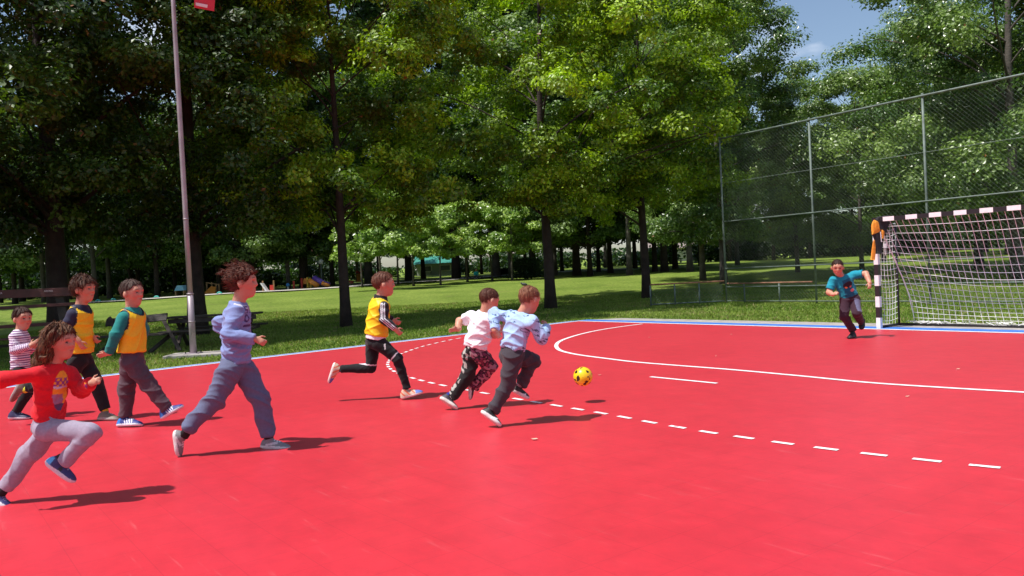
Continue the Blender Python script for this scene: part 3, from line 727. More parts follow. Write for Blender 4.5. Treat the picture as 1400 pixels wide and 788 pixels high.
# ================================================================== TREES
BARK = mat('dark_bark', (.034, .022, .018), .9, var=.45, scale=4, bump=1.0, bscale=18, detail=6)
BARK2 = mat('grey_bark', (.085, .072, .062), .9, var=.4, scale=3, bump=.8, bscale=14, detail=6)
LF = leaf_mat('broad_leaves', .30, .42, .5)
LF2 = leaf_mat('pale_glossy_leaves', .28, .32, .6, (1.3, 1.5, .8))
def tree(name, label, H, zb, Rc, ncl, nlf, ls, sig, c0, c1, tr, seed, bark=None, leaf=None, group=None, lean=0., taper=.18, limbs=30, fork=None):
    g = np.random.default_rng(seed); root = thing(name, label, 'tree', (0, 0, 0), group)
    bark = bark or BARK; leaf = leaf or LF
    # clump centres
    nb = max(12, ncl//7); th = g.uniform(0, 2*math.pi, nb); zz = g.uniform(-1, 1, nb); rad = g.uniform(.06, 1, nb)**.36
    prof = np.sqrt(np.clip(1-np.abs(zz)**3.0, 0, 1)); lobe = 1+.16*np.sin(3*th+g.uniform(0, 6)+2*zz)+g.normal(0, .08, nb)
    rr_ = Rc*rad*prof*lobe*(1-taper*zz); cz = zb+.3+(zz*.5+.5)*(H-zb-.3)
    bc_ = np.stack([rr_*np.cos(th)+lean*(cz/H), rr_*np.sin(th), np.maximum(cz, zb+.2)], 1); bs = Rc*g.uniform(.15, .26, nb)
    ci_ = np.repeat(np.arange(nb), 7); n = len(ci_); dv = g.normal(0, 1, (n, 3)); dv /= np.linalg.norm(dv, axis=1)[:, None]; dv[:, 2] = np.where(g.random(n) < .7, np.abs(dv[:, 2]), dv[:, 2])
    cen = bc_[ci_]+dv*np.array([1.15, 1.15, .62])*(bs[ci_]*g.uniform(.45, 1.1, n))[:, None]
    # trunk
    m = MB(); tz = np.linspace(0, H*.86, 14); wob = g.uniform(0, 6, 2)
    tp = np.stack([lean*tz/H+.10*np.sin(tz*.6+wob[0])*(tz/H), .10*np.sin(tz*.5+wob[1])*(tz/H), tz], 1); tp[0, 2] = -.15
    rt_ = tr*(1-.82*(tz/(H*.86))**.9); rt_[0] *= 1.25; rt_[1] *= 1.0
    m.tube(tp, rt_, 14)
    idx = g.choice(n, min(limbs, n), replace=False)
    for i in idx:
        c = cen[i]; zs = min(max(zb*g.uniform(.9, 1.25), c[2]-g.uniform(.2, 1.0)*Rc*.5-.25*np.hypot(c[0], c[1])), H*.8)
        st = np.array([np.interp(zs, tz, tp[:, 0]), np.interp(zs, tz, tp[:, 1]), zs]); r0 = np.interp(zs, tz, rt_)*g.uniform(.3, .5)
        mid = st*.5+c*.5+np.array([g.normal(0, .15), g.normal(0, .15), .15+g.uniform(-.1, .3)]); q1 = st*.8+mid*.2+[0, 0, .05]
        P = crom([st, q1, mid, c], 4); m.tube(P, np.linspace(r0, .012, len(P)), 6, False)
    build('trunk', m, bark, root, True)
    # leaves
    N_ = n*nlf; ci = np.repeat(np.arange(n), nlf); sg = sig*g.uniform(.7, 1.35, n)[ci]
    off = g.normal(0, 1, (N_, 3)); off /= (np.linalg.norm(off, axis=1)[:, None]+1e-6); off *= (g.uniform(0, 1, N_)**.5*1.55)[:, None]; off[:, 2] *= .62
    off_ = off*.72+dv[ci]*.30; P = cen[ci]+off*sg[:, None]*.66; P[:, 2] -= .12*np.abs(off[:, 0])*sg
    nr_ = g.normal(0, 1, (N_, 3))*.5+off*.6+dv[ci]*.55; nr_[:, 2] += .5; nr_ /= np.linalg.norm(nr_, axis=1)[:, None]
    ax = g.normal(0, 1, (N_, 3)); ax -= nr_*(ax*nr_).sum(1)[:, None]; ax /= np.linalg.norm(ax, axis=1)[:, None]; bx = np.cross(nr_, ax)
    sz = ls*g.uniform(.6, 1.35, N_)[:, None]
    V = np.stack([P-ax*sz, P+bx*sz*.62+nr_*sz*.12, P+ax*sz, P-bx*sz*.62+nr_*sz*.12], 1).reshape(-1, 3); Q = np.arange(4*N_).reshape(-1, 4)
    k = np.clip(g.normal(.38, .25, nb)[ci_]+g.normal(0, .2, n), 0, 1)[ci]*.75+g.uniform(0, .25, N_)
    c = np.array(c0)*(1-k[:, None])+np.array(c1)*k[:, None]; c = c*g.uniform(.6, 1.4, (N_, 1))
    br = g.random(N_) < .003; c[br] = np.array([.22, .10, .03])
    build_np('crown', V, Q, leaf, root, False, np.repeat(c, 4, 0))
    return root
oakc = ((.032, .09, .008), (.44, .62, .026)); oak_shade = ((.018, .048, .008), (.09, .155, .015)); mid = ((.022, .060, .010), (.13, .215, .02)); far = ((.022, .055, .014), (.085, .145, .03))  # second palette: left oaks' leaves darkened, their shade is put into the colour
pale = ((.055, .12, .028), (.24, .34, .085)); lime = ((.13, .24, .04), (.36, .48, .10))
OA = tree('oak_tree', 'x', 12.0, 2.6, 3.9, 700, 165, .056, .42, *oakc, .155, 11, taper=.24, group='oaks standing along the court edge')
OB = tree('oak_tree', 'x', 12.2, 2.8, 4.1, 700, 165, .056, .42, *oakc, .175, 12, taper=.24, group='oaks standing along the court edge')
OC = tree('oak_tree', 'x', 14.0, 2.6, 4.7, 700, 150, .062, .50, *oak_shade, .27, 13, group='oaks standing along the court edge')
def put(root, px, D, label, rz=0., s=1., first=False):
    a = at(px, 400, D); loc = on_ground(a[0], D); loc[2] -= .05
    if first: root.location = tuple(loc); root.rotation_euler = (0, 0, rz); root.scale = (s, s, s); root['label'] = label; return root
    return dup(root, loc, rz, s, label)
put(OC, 78, 19.5, 'broad dark tree whose thick trunk rises behind the lettered bench', .3, 1.0, True)
put(OC, 268, 21.0, 'dark tree right behind the lamp pole and the picnic table', 2.1, .92)
put(OA, 471, 21.2, 'oak with the slim straight trunk left of the centre, behind the boy in yellow', .9, .95, True)
put(OB, 752, 25.0, 'oak with the forked dark trunk in the middle of the picture', 0.4, 1.04, True)
put(OA, 884, 27.5, 'oak just left of where the low rail fence begins', 2.4, 1.02)
put(OC, -75, 17.5, 'dark tree at the left edge behind the end of the lettered bench', 4.0, .95)
MA = tree('maple_tree', 'x', 13.5, 2.2, 4.4, 300, 95, .115, .62, *mid, .19, 21, limbs=26, group='trees of the wood behind the lawn')
MBt = tree('maple_tree', 'x', 14.5, 2.5, 4.0, 300, 95, .115, .62, *far, .18, 22, limbs=26, bark=BARK2, group='trees of the wood behind the lawn')
MC = tree('maple_tree', 'x', 12.0, 1.5, 4.6, 340, 95, .105, .6, *pale, .17, 23, limbs=26, group='trees of the wood behind the lawn')
WD = 'dark leafy tree in the wood beyond the sunny lawn'
k = 0; protos = [MA, MBt, MC]; used = set()
def wood(px, D, s=1., label=WD, rz=None):
    global k
    P = protos[k % 3]; put(P, px, D, label, rng.uniform(0, 6.28) if rz is None else rz, s, (k % 3) not in used); used.add(k % 3); k += 1
for px, D in [(20, 55), (150, 56), (345, 56), (215, 53), (60, 54), (240, 60), (330, 66), (395, 57), (455, 60), (395, 58), (130, 52), (-40, 45), (520, 62), (300, 60), (180, 64), (30, 62),
              (700, 60), (640, 66), (580, 70), (760, 56), (808, 50), (836, 54), (862, 47), (897, 52), (925, 58), (945, 47), (790, 66), (870, 68), (1010, 60), (1060, 74), (960, 66), (1110, 78), (1170, 74), (1230, 64), (1290, 60), (1350, 62),
              (440, 74), (490, 78), (560, 82), (90, 76), (240, 78), (660, 80), (720, 78), (830, 82), (920, 84), (1000, 80), (1090, 82), (1200, 80), (1320, 80), (1420, 66), (360, 80)]:
    wood(px, D, rng.uniform(.85, 1.15))
# pale-leaved trees behind the tall fence
PA = tree('birch_tree', 'x', 12.5, 1.6, 3.7, 560, 140, .058, .50, *pale, .15, 31, bark=BARK2, leaf=LF2, group='pale trees behind the tall fence')
PBt = tree('birch_tree', 'x', 14.5, 1.7, 4.7, 760, 150, .058, .55, *pale, .20, 32, bark=BARK2, leaf=LF2, group='pale trees behind the tall fence')
put(PA, 962, 36, 'grey trunked tree just left of the corner post of the tall fence', .5, .92, True)
put(PA, 990, 33, 'pale tree seen through the first panel of the tall fence', 2.2, 1.0)
put(PA, 1092, 38, 'smaller pale tree behind the second fence post, under the patch of sky', 3.9, .72)
put(PBt, 1392, 27, 'tall pale tree that rises right above the goal', 1.0, 1.05, True)
put(PBt, 1340, 34, 'broad pale tree behind the left post of the goal', 3.0, .94)
put(PA, 1180, 35, 'lower pale tree standing behind the goalkeeper', 5.2, .70)
put(PBt, 1440, 31, 'pale tree at the right edge of the picture', 4.4, 1.05)
# young lime trees by the path
LM = tree('young_lime_tree', 'x', 4.4, 1.2, 1.7, 170, 75, .08, .36, *lime, .07, 41, bark=BARK2, leaf=LF2, limbs=14, group='young bright trees along the footpath')
LB = 'young bright green tree with a low round crown by the footpath'
for i, (px, D, s_) in enumerate([(522, 42, 1.15), (566, 47, 1.05), (603, 46, .95), (640, 50, 1.1), (674, 49, 1.05), (496, 50, 1.0), (545, 53, 1.2)]):
    put(LM, px, D, LB, i*1.3, s_, i == 0)
put(LM, 701, 47, 'young tree on a thin grey stem, just left of the conifer bush', 2.2, 1.0)
# conifer bush and hedge
p = place(722, 381)
m = MB(); g = np.random.default_rng(5); root = thing('conifer_bush', 'low dark conifer bush with white gaps left of the forked trunk', 'bush', p)
for i in range(5): m.tube([p+[g.normal(0, .2), 0, 0], p+[g.normal(0, .7), g.normal(0, .5), g.uniform(.6, 1.3)]], [.05, .01], 6)
build('stem', m, BARK, root)
n = 5000; P = np.stack([g.normal(0, .55, n), g.normal(0, .45, n), np.abs(g.uniform(.05, 1.25, n))], 1); P = P[(np.abs(P[:, 0]) < 1.25*(1.25-P[:, 2]*.55))]; n = len(P)
a = g.normal(0, 1, (n, 3)); a /= np.linalg.norm(a, axis=1)[:, None]; b_ = np.cross(a, g.normal(0, 1, (n, 3))); b_ /= np.linalg.norm(b_, axis=1)[:, None]
V = np.stack([P-a*.09, P+b_*.025, P+a*.09, P-b_*.025], 1).reshape(-1, 3)+p
build_np('needles', V, np.arange(4*n).reshape(-1, 4), LF, root, False, np.repeat(np.array([[.02, .045, .022]])*g.uniform(.5, 1.6, (n, 1)), 4, 0))
p = place(690, 376); root = thing('hedge', 'dark clipped hedge behind the young trees', 'hedge', p)
n = 9000; P = np.stack([g.uniform(-.75, .75, n), g.uniform(-.3, .3, n), g.uniform(0, .55, n)], 1)
a = g.normal(0, 1, (n, 3)); a /= np.linalg.norm(a, axis=1)[:, None]; b_ = np.cross(a, g.normal(0, 1, (n, 3))); b_ /= np.linalg.norm(b_, axis=1)[:, None]
build_np('foliage', np.stack([P-a*.05, P+b_*.03, P+a*.05, P-b_*.03], 1).reshape(-1, 3)+p, np.arange(4*n).reshape(-1, 4), LF, root, False, np.repeat(np.array([[.02, .04, .015]])*g.uniform(.5, 1.6, (n, 1)), 4, 0))
# the far thicket that closes the park: one mass of low growth under the wood
def thicket():
    g = np.random.default_rng(99); Vs, Cs = [], []
    line = [(-120, 66), (60, 66), (200, 64), (330, 64), (420, 72), (520, 84), (640, 90), (740, 88), (860, 84), (980, 80), (1100, 78), (1250, 76), (1400, 74), (1560, 74)]
    for rep in range(2):
        pxs = [q[0] for q in line]; ds = [q[1] for q in line]
        for px in np.arange(-120, 1560, 9.0):
            if g.random() < (.5 if 280 < px < 1010 else .2): continue
            D = np.interp(px, pxs, ds)+g.uniform(0, 5)+rep*4; a = at(px, 400, D); b0 = on_ground(a[0], D); hh = g.uniform(1.0, 2.6) if 280 < px < 1010 else g.uniform(1.4, 4.2); w_ = g.uniform(.8, 1.5)
            n = 330; P = np.stack([g.normal(0, w_*.6, n), g.normal(0, .6, n), g.uniform(0, 1, n)**.8*hh], 1)+b0
            nn = g.normal(0, .6, (n, 3)); nn[:, 2] += .5; nn /= np.linalg.norm(nn, axis=1)[:, None]; ax = np.cross(nn, g.normal(0, 1, (n, 3))); ax /= np.linalg.norm(ax, axis=1)[:, None]; bx = np.cross(nn, ax)
            sz = .20*g.uniform(.6, 1.3, (n, 1)); Vs.append(np.stack([P-ax*sz, P+bx*sz*.6, P+ax*sz, P-bx*sz*.6], 1).reshape(-1, 3))
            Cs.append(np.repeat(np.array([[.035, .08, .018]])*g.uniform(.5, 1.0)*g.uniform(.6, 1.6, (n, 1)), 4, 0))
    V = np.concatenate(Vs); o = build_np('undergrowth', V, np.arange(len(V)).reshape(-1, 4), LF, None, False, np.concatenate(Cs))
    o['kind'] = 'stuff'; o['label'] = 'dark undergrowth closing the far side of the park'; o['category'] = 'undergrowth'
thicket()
for px, D in [(0, 60), (95, 59), (190, 58), (270, 58), (420, 64), (1210, 48), (1290, 52), (1380, 50), (1440, 54), (990, 54), (880, 60), (820, 62), (770, 74)]:
    wood(px, D, rng.uniform(.8, 1.0))
for px, D, s_ in [(505, 62, 1.7), (560, 64, 1.75), (625, 62, 1.75), (680, 63, 1.7), (415, 58, 1.5), (790, 52, 1.4), (345, 58, 1.4), (730, 58, 1.5), (910, 50, 1.25)]:
    wood(px, D, s_)
# unseen trees added out of frame to throw shade on the left oaks
SL = 'unseen dark tree added beyond the left edge to shade the left trees'
for x, y, s_ in [(-17.5, 12.5, 1.0), (-20, 18.5, 1.05), (-24, 25, 1.1)]:
    dup(OC, (x, y, -.05), x, s_, SL)
# ================================================================== CHILDREN: implicit surfaces, meshed
def nrm(v): v = np.asarray(v, float); return v/(np.linalg.norm(v)+1e-12)
class Field:
    """smooth union of tapered limbs and ellipsoids on a grid"""
    def __init__(s, lo, hi, h):
        s.h = h; s.lo = np.asarray(lo, float)-3*h; s.n = (np.ceil((np.asarray(hi)+3*h-s.lo)/h)).astype(int)+1
        s.F = np.full(s.n, 1.0, np.float32)
    def local(s, lo, hi, pad):
        a = np.clip(np.floor((np.asarray(lo)-pad-s.lo)/s.h).astype(int), 0, s.n); b = np.clip(np.ceil((np.asarray(hi)+pad-s.lo)/s.h).astype(int)+1, 0, s.n)
        if (b <= a).any(): return None, None
        g = [(s.lo[i]+s.h*np.arange(a[i], b[i])).astype(np.float32) for i in range(3)]
        return tuple(slice(a[i], b[i]) for i in range(3)), np.meshgrid(*g, indexing='ij', sparse=True)
    def merge(s, sl, d, k, sub=False):
        f = s.F[sl]
        if sub:
            d = -d
            if k > 0: hh = np.clip(.5-.5*(d-f)/k, 0, 1); s.F[sl] = d*(1-hh)+f*hh+k*hh*(1-hh) if False else np.maximum(f, d)+np.square(np.maximum(k-np.abs(f-d), 0))/(4*k)
            else: s.F[sl] = np.maximum(f, d)
            return
        if k > 0: s.F[sl] = np.minimum(f, d)-np.square(np.maximum(k-np.abs(f-d), 0))/(4*k)
        else: s.F[sl] = np.minimum(f, d)
    def cone(s, a, b, ra, rb, k=.02, flat=False, sub=False):
        a = np.asarray(a, float); b = np.asarray(b, float); r = max(ra, rb)+k+2*s.h
        sl, G = s.local(np.minimum(a, b), np.maximum(a, b), r)
        if sl is None: return s
        d = b-a; L2_ = float(d@d)+1e-9; x, y, z = G[0]-a[0], G[1]-a[1], G[2]-a[2]
        tt = (x*d[0]+y*d[1]+z*d[2])/L2_; t = np.clip(tt, 0, 1)
        q = np.sqrt((x-t*d[0])**2+(y-t*d[1])**2+(z-t*d[2])**2)-(ra+(rb-ra)*t)
        if flat: q = np.maximum(q, (tt-1)*math.sqrt(L2_))
        s.merge(sl, q.astype(np.float32), k, sub); return s
    def ell(s, c, r, M=None, k=.02, sub=False):
        """M columns are the local axes"""
        c = np.asarray(c, float); r = np.asarray(r, float); R0 = r.max()+k+2*s.h
        sl, G = s.local(c, c, R0)
        if sl is None: return s
        x, y, z = G[0]-c[0], G[1]-c[1], G[2]-c[2]; M = np.eye(3) if M is None else np.asarray(M)
        l = [(x*M[0, i]+y*M[1, i]+z*M[2, i]) for i in range(3)]
        k0 = np.sqrt(sum((l[i]/r[i])**2 for i in range(3)))+1e-6; k1 = np.sqrt(sum((l[i]/r[i]**2)**2 for i in range(3)))+1e-6
        s.merge(sl, (k0*(k0-1)/k1).astype(np.float32), k, sub); return s
    def slab(s, a, b, la, wa, da, wb, db, k=.03):
        """torso: elliptical section from a to b, half width wa->wb along lateral axis la, half depth da->db"""
        a = np.asarray(a, float); b = np.asarray(b, float); ax = nrm(b-a); L_ = np.linalg.norm(b-a); la = nrm(np.asarray(la)-ax*(np.asarray(la)@ax)); de = np.cross(ax, la)
        sl, G = s.local(np.minimum(a, b), np.maximum(a, b), max(wa, wb)+k+2*s.h)
        x, y, z = G[0]-a[0], G[1]-a[1], G[2]-a[2]
        tt = (x*ax[0]+y*ax[1]+z*ax[2])/L_; t = np.clip(tt, 0, 1); e = (tt-t)*L_
        W = wa+(wb-wa)*t; D_ = da+(db-da)*t; R_ = np.minimum(W, D_)*.75
        u = x*la[0]+y*la[1]+z*la[2]; v = x*de[0]+y*de[1]+z*de[2]
        k0 = np.sqrt((u/W)**2+(v/D_)**2+(e/R_)**2)+1e-6; k1 = np.sqrt((u/W**2)**2+(v/D_**2)**2+(e/R_**2)**2)+1e-6
        s.merge(sl, (k0*(k0-1)/k1).astype(np.float32), k); return s
    def cut(s, p, n_, k=0):
        """remove everything on the side n points to"""
        p = np.asarray(p, float); n_ = nrm(n_); sl, G = s.local(s.lo, s.lo+s.h*(s.n-1), 0)
        d = (G[0]-p[0])*n_[0]+(G[1]-p[1])*n_[1]+(G[2]-p[2])*n_[2]
        s.F[sl] = np.maximum(s.F[sl], d.astype(np.float32)); return s
    def mesh(s):
        F_ = s.F; h = s.h; n = np.array(F_.shape); S = F_ < 0
        c = [S[i:n[0]-1+i, j:n[1]-1+j, k_:n[2]-1+k_] for i in (0, 1) for j in (0, 1) for k_ in (0, 1)]
        an = np.zeros_like(c[0]); al = np.ones_like(c[0])
        for q in c: an |= q; al &= q
        act = an & ~al; idx = np.argwhere(act)
        if len(idx) == 0: return np.zeros((0, 3)), np.zeros((0, 4), int)
        vid = np.full(act.shape, -1, np.int64); vid[act] = np.arange(len(idx))
        off = np.array([(i, j, k_) for i in (0, 1) for j in (0, 1) for k_ in (0, 1)])
        val = np.stack([F_[idx[:, 0]+o[0], idx[:, 1]+o[1], idx[:, 2]+o[2]] for o in off], 1)
        acc = np.zeros((len(idx), 3)); cnt = np.zeros(len(idx))
        for a in range(8):
            for b in range(a+1, 8):
                dd = np.abs(off[a]-off[b])
                if dd.sum() != 1: continue
                va, vb = val[:, a], val[:, b]; m_ = (va < 0) != (vb < 0); t = np.where(m_, va/(va-vb+1e-12), 0)
                P = off[a]+(off[b]-off[a])*t[:, None]; acc += P*m_[:, None]; cnt += m_
        V = s.lo+h*(idx+acc/cnt[:, None])
        Qs = []
        for ax in range(3):
            o1 = (ax+1) % 3; o2 = (ax+2) % 3
            A_ = [slice(1, -1)]*3; A_[ax] = slice(0, n[ax]-1); B_ = [slice(1, -1)]*3; B_[ax] = slice(1, n[ax])
            a_, b_ = S[tuple(A_)], S[tuple(B_)]; E_ = np.argwhere(a_ != b_)
            if len(E_) == 0: continue
            fl = a_[tuple(E_.T)]; e = E_.copy(); e[:, o1] += 1; e[:, o2] += 1
            def g_(d1, d2): q = e.copy(); q[:, o1] -= d1; q[:, o2] -= d2; return vid[tuple(q.T)]
            q = np.stack([g_(1, 1), g_(0, 1), g_(0, 0), g_(1, 0)], 1); q[~fl] = q[~fl][:, ::-1]; Qs.append(q)
        Q = np.concatenate(Qs); Q = Q[(Q >= 0).all(1)]
        return V, Q
def vnorm(V, Q):
    n_ = np.cross(V[Q[:, 2]]-V[Q[:, 0]], V[Q[:, 3]]-V[Q[:, 1]]); N_ = np.zeros_like(V)
    for i in range(4): np.add.at(N_, Q[:, i], n_)
    return N_/(np.linalg.norm(N_, axis=1)[:, None]+1e-12)
def relax(V, Q, it=2, f=.5):
    for _ in range(it):
        A_ = np.zeros_like(V); c = np.zeros(len(V))
        for i in range(4):
            for j in ((i+1) % 4, (i+3) % 4): np.add.at(A_, Q[:, i], V[Q[:, j]]); np.add.at(c, Q[:, i], 1)
        V = V*(1-f)+f*A_/np.maximum(c, 1)[:, None]
    return V
def folds(V, Nn, amp, seed=0, sc=1.0, ax=None, focus=None):
    g = np.random.default_rng(seed); d = np.zeros(len(V))
    for i in range(7):
        a = nrm(g.normal(0, 1, 3)+(0 if ax is None else np.asarray(ax)*1.3)); b = nrm(g.normal(0, 1, 3)); w_ = sc*g.uniform(20, 46)
        s_ = np.abs(np.sin(w_*(V@a)+1.6*np.sin(9*sc*(V@b)+g.uniform(0, 6))+g.uniform(0, 6))); m_ = np.clip(np.sin(8*sc*(V@nrm(g.normal(0, 1, 3)))+g.uniform(0, 6))*1.2, 0, 1)
        d += (1-s_)**2.2*m_*1.3-.12*s_*m_
    wgt = 1.0
    if focus is not None:
        wgt = np.full(len(V), .5)
        for (p, r) in focus: wgt += .9*np.exp(-np.sum((V-p)**2, 1)/(r*r))
    return V+Nn*(1.0*amp*np.clip(d, -1, 1.5)*wgt)[:, None]
def strands(V, Q, HM, head, H_, n, ln, wd, seed, rough=1., flow=None):
    """fine blades of hair lying on and lifting off the cap"""
    g = np.random.default_rng(seed); Nn = vnorm(V, Q); i = g.integers(0, len(V), n); q = (V[i]-head)@HM/H_; k_ = (q[:, 2] > -.2) | (np.abs(q[:, 0]) > -1)
    i = i[k_]; n = len(i); p = V[i]; N_ = Nn[i]
    crown = head+HM@np.array([-.16, .05, .5])*H_; fl = p-crown
    if flow is not None: fl = fl*.35+HM@np.array(flow)*H_*.6
    fl += g.normal(0, .10, (n, 3))*H_*rough; fl -= N_*(fl*N_).sum(1)[:, None]; fl /= np.linalg.norm(fl, axis=1)[:, None]+1e-6
    L_ = ln*H_*g.uniform(.5, 1.3, (n, 1)); lift = g.uniform(.0, .12, (n, 1))*rough; s_ = np.cross(fl, N_); w_ = wd*g.uniform(.6, 1.3, (n, 1))
    a = p-fl*L_*.3-N_*.002; m_ = p+fl*L_*.3+N_*L_*(.10+lift*.5); e = p+fl*L_*.85+N_*L_*lift-np.array([0, 0, .1])*L_
    V2 = np.stack([a-s_*w_, a+s_*w_, m_+s_*w_*.8, m_-s_*w_*.8, m_-s_*w_*.8, m_+s_*w_*.8, e+s_*w_*.15, e-s_*w_*.15], 1).reshape(-1, 3)
    return V2, np.arange(len(V2)).reshape(-1, 4), n
def segt(V, a, b):
    d = b-a; t = ((V-a)@d)/(d@d); tc_ = np.clip(t, 0, 1); return t, np.linalg.norm(V-a-tc_[:, None]*d, axis=1)

CLOTH = attr_mat('cotton', .85, .25, .08, 60., .2, 400., sheen=.1, crease=.3)
SATIN = attr_mat('polyester_mesh', .5, .4, .05, 60., .1, 500., crease=.3)
SKIN = attr_mat('skin', .5, .4, .05, 25., .05, 300., sss=.12)
HAIRM = attr_mat('hair', .55, .22, .3, 160., .5, 260.)
SHOEM = attr_mat('shoe_upper', .55, .45, .1, 80., .2, 300.)
SK = np.array([.52, .255, .17])

def hand_prims(fl, w_, d, side, up, L_, curl=.7):
    """w_: wrist, d: pointing direction, side: thumb side, up: back of hand"""
    d = nrm(d); side = nrm(side-d*(side@d)); up = nrm(np.cross(d, side))*(1 if np.dot(np.cross(d, side), up) > 0 else -1)
    pc = w_+d*L_*.30; M = np.stack([d, side, up], 1)
    fl.ell(pc, (L_*.30, L_*.215, L_*.105), M, .006); fl.cone(w_-d*.02, w_+d*L_*.12, L_*.16, L_*.14, .012)
    for i, (o_, ln) in enumerate(((.155, .40), (.052, .45), (-.052, .42), (-.15, .33))):
        a = w_+d*L_*.50+side*L_*o_; c_ = curl*(1+.12*i); b = a+nrm(d*math.cos(c_*.5)-up*math.sin(c_*.5)+side*o_*.5)*L_*ln*.5
        e = b+nrm(d*math.cos(c_*1.7)-up*math.sin(c_*1.7)+side*o_*.5)*L_*ln*.5
        fl.cone(a-d*L_*.1, b, L_*.062, L_*.054, .003); fl.cone(b, e, L_*.054, L_*.044, .001)
    a = w_+d*L_*.15+side*L_*.16; b = a+nrm(d*.55+side*.75-up*.25)*L_*.24; e = b+nrm(d*.95+side*.2-up*.3)*L_*.2
    fl.cone(a, b, L_*.08, L_*.062, .008); fl.cone(b, e, L_*.06, L_*.048, .002)

def shoe(parent, heel, toe, ankle, wid, style, name='shoe'):
    heel = np.asarray(heel); toe = np.asarray(toe); d = nrm(toe-heel); L_ = np.linalg.norm(toe-heel); u = ankle-heel; u = nrm(u-d*(u@d)); l = np.cross(u, d)
    hs = L_*.42; lo = np.minimum(heel, toe)-.12; hi = np.maximum(np.maximum(heel, toe), ankle)+.12; h_ = .0045
    f = Field(lo, hi, h_); M = np.stack([d, l, u], 1)
    c = heel+d*L_*.5
    # sole: two flattened pads; upper: heel cup, mid, toe box, collar
    f.ell(heel+d*L_*.24+u*.014, (L_*.27, wid*.44, .020), M, .012); f.ell(heel+d*L_*.66+u*.013, (L_*.36, wid*.52, .018), M, .02)
    f.ell(heel+d*L_*.22+u*L_*.17, (L_*.23, wid*.40, L_*.19), M, .02); f.ell(heel+d*L_*.50+u*L_*.14, (L_*.28, wid*.42, L_*.17), M, .025)
    f.ell(heel+d*L_*.76+u*L_*.09, (L_*.24, wid*.44, L_*.12), M, .02)
    f.cone(heel+d*L_*.26+u*L_*.2, heel+d*L_*.26+u*L_*.40, wid*.40, wid*.36, .02, True)
    f.cut(heel, -u)
    V, Q = f.mesh(); V = relax(V, Q, 1)
    x = (V-heel)@d/L_; z = (V-heel)@u; y = (V-heel)@l
    colr = np.tile(np.array(style['up']), (len(V), 1))
    if 'acc' in style:
        mk = style['acc'][0](x, y/wid, z/L_); colr[mk] = style['acc'][1]
    if 'acc2' in style: mk = style['acc2'][0](x, y/wid, z/L_); colr[mk] = style['acc2'][1]
    lace = (x > .42) & (x < .72) & (z > L_*.2) & (np.abs(y) < wid*.2) & (np.sin(x*70) > .1); colr[lace] = style.get('lace', (.6, .6, .6))
    sole = z < style.get('sz', .026)+.006*np.sin(x*3); colr[sole] = style['sole']
    o = build_np(name, V, Q, SHOEM, parent, True, colr)
    return o, heel+d*L_*.26+u*L_*.36

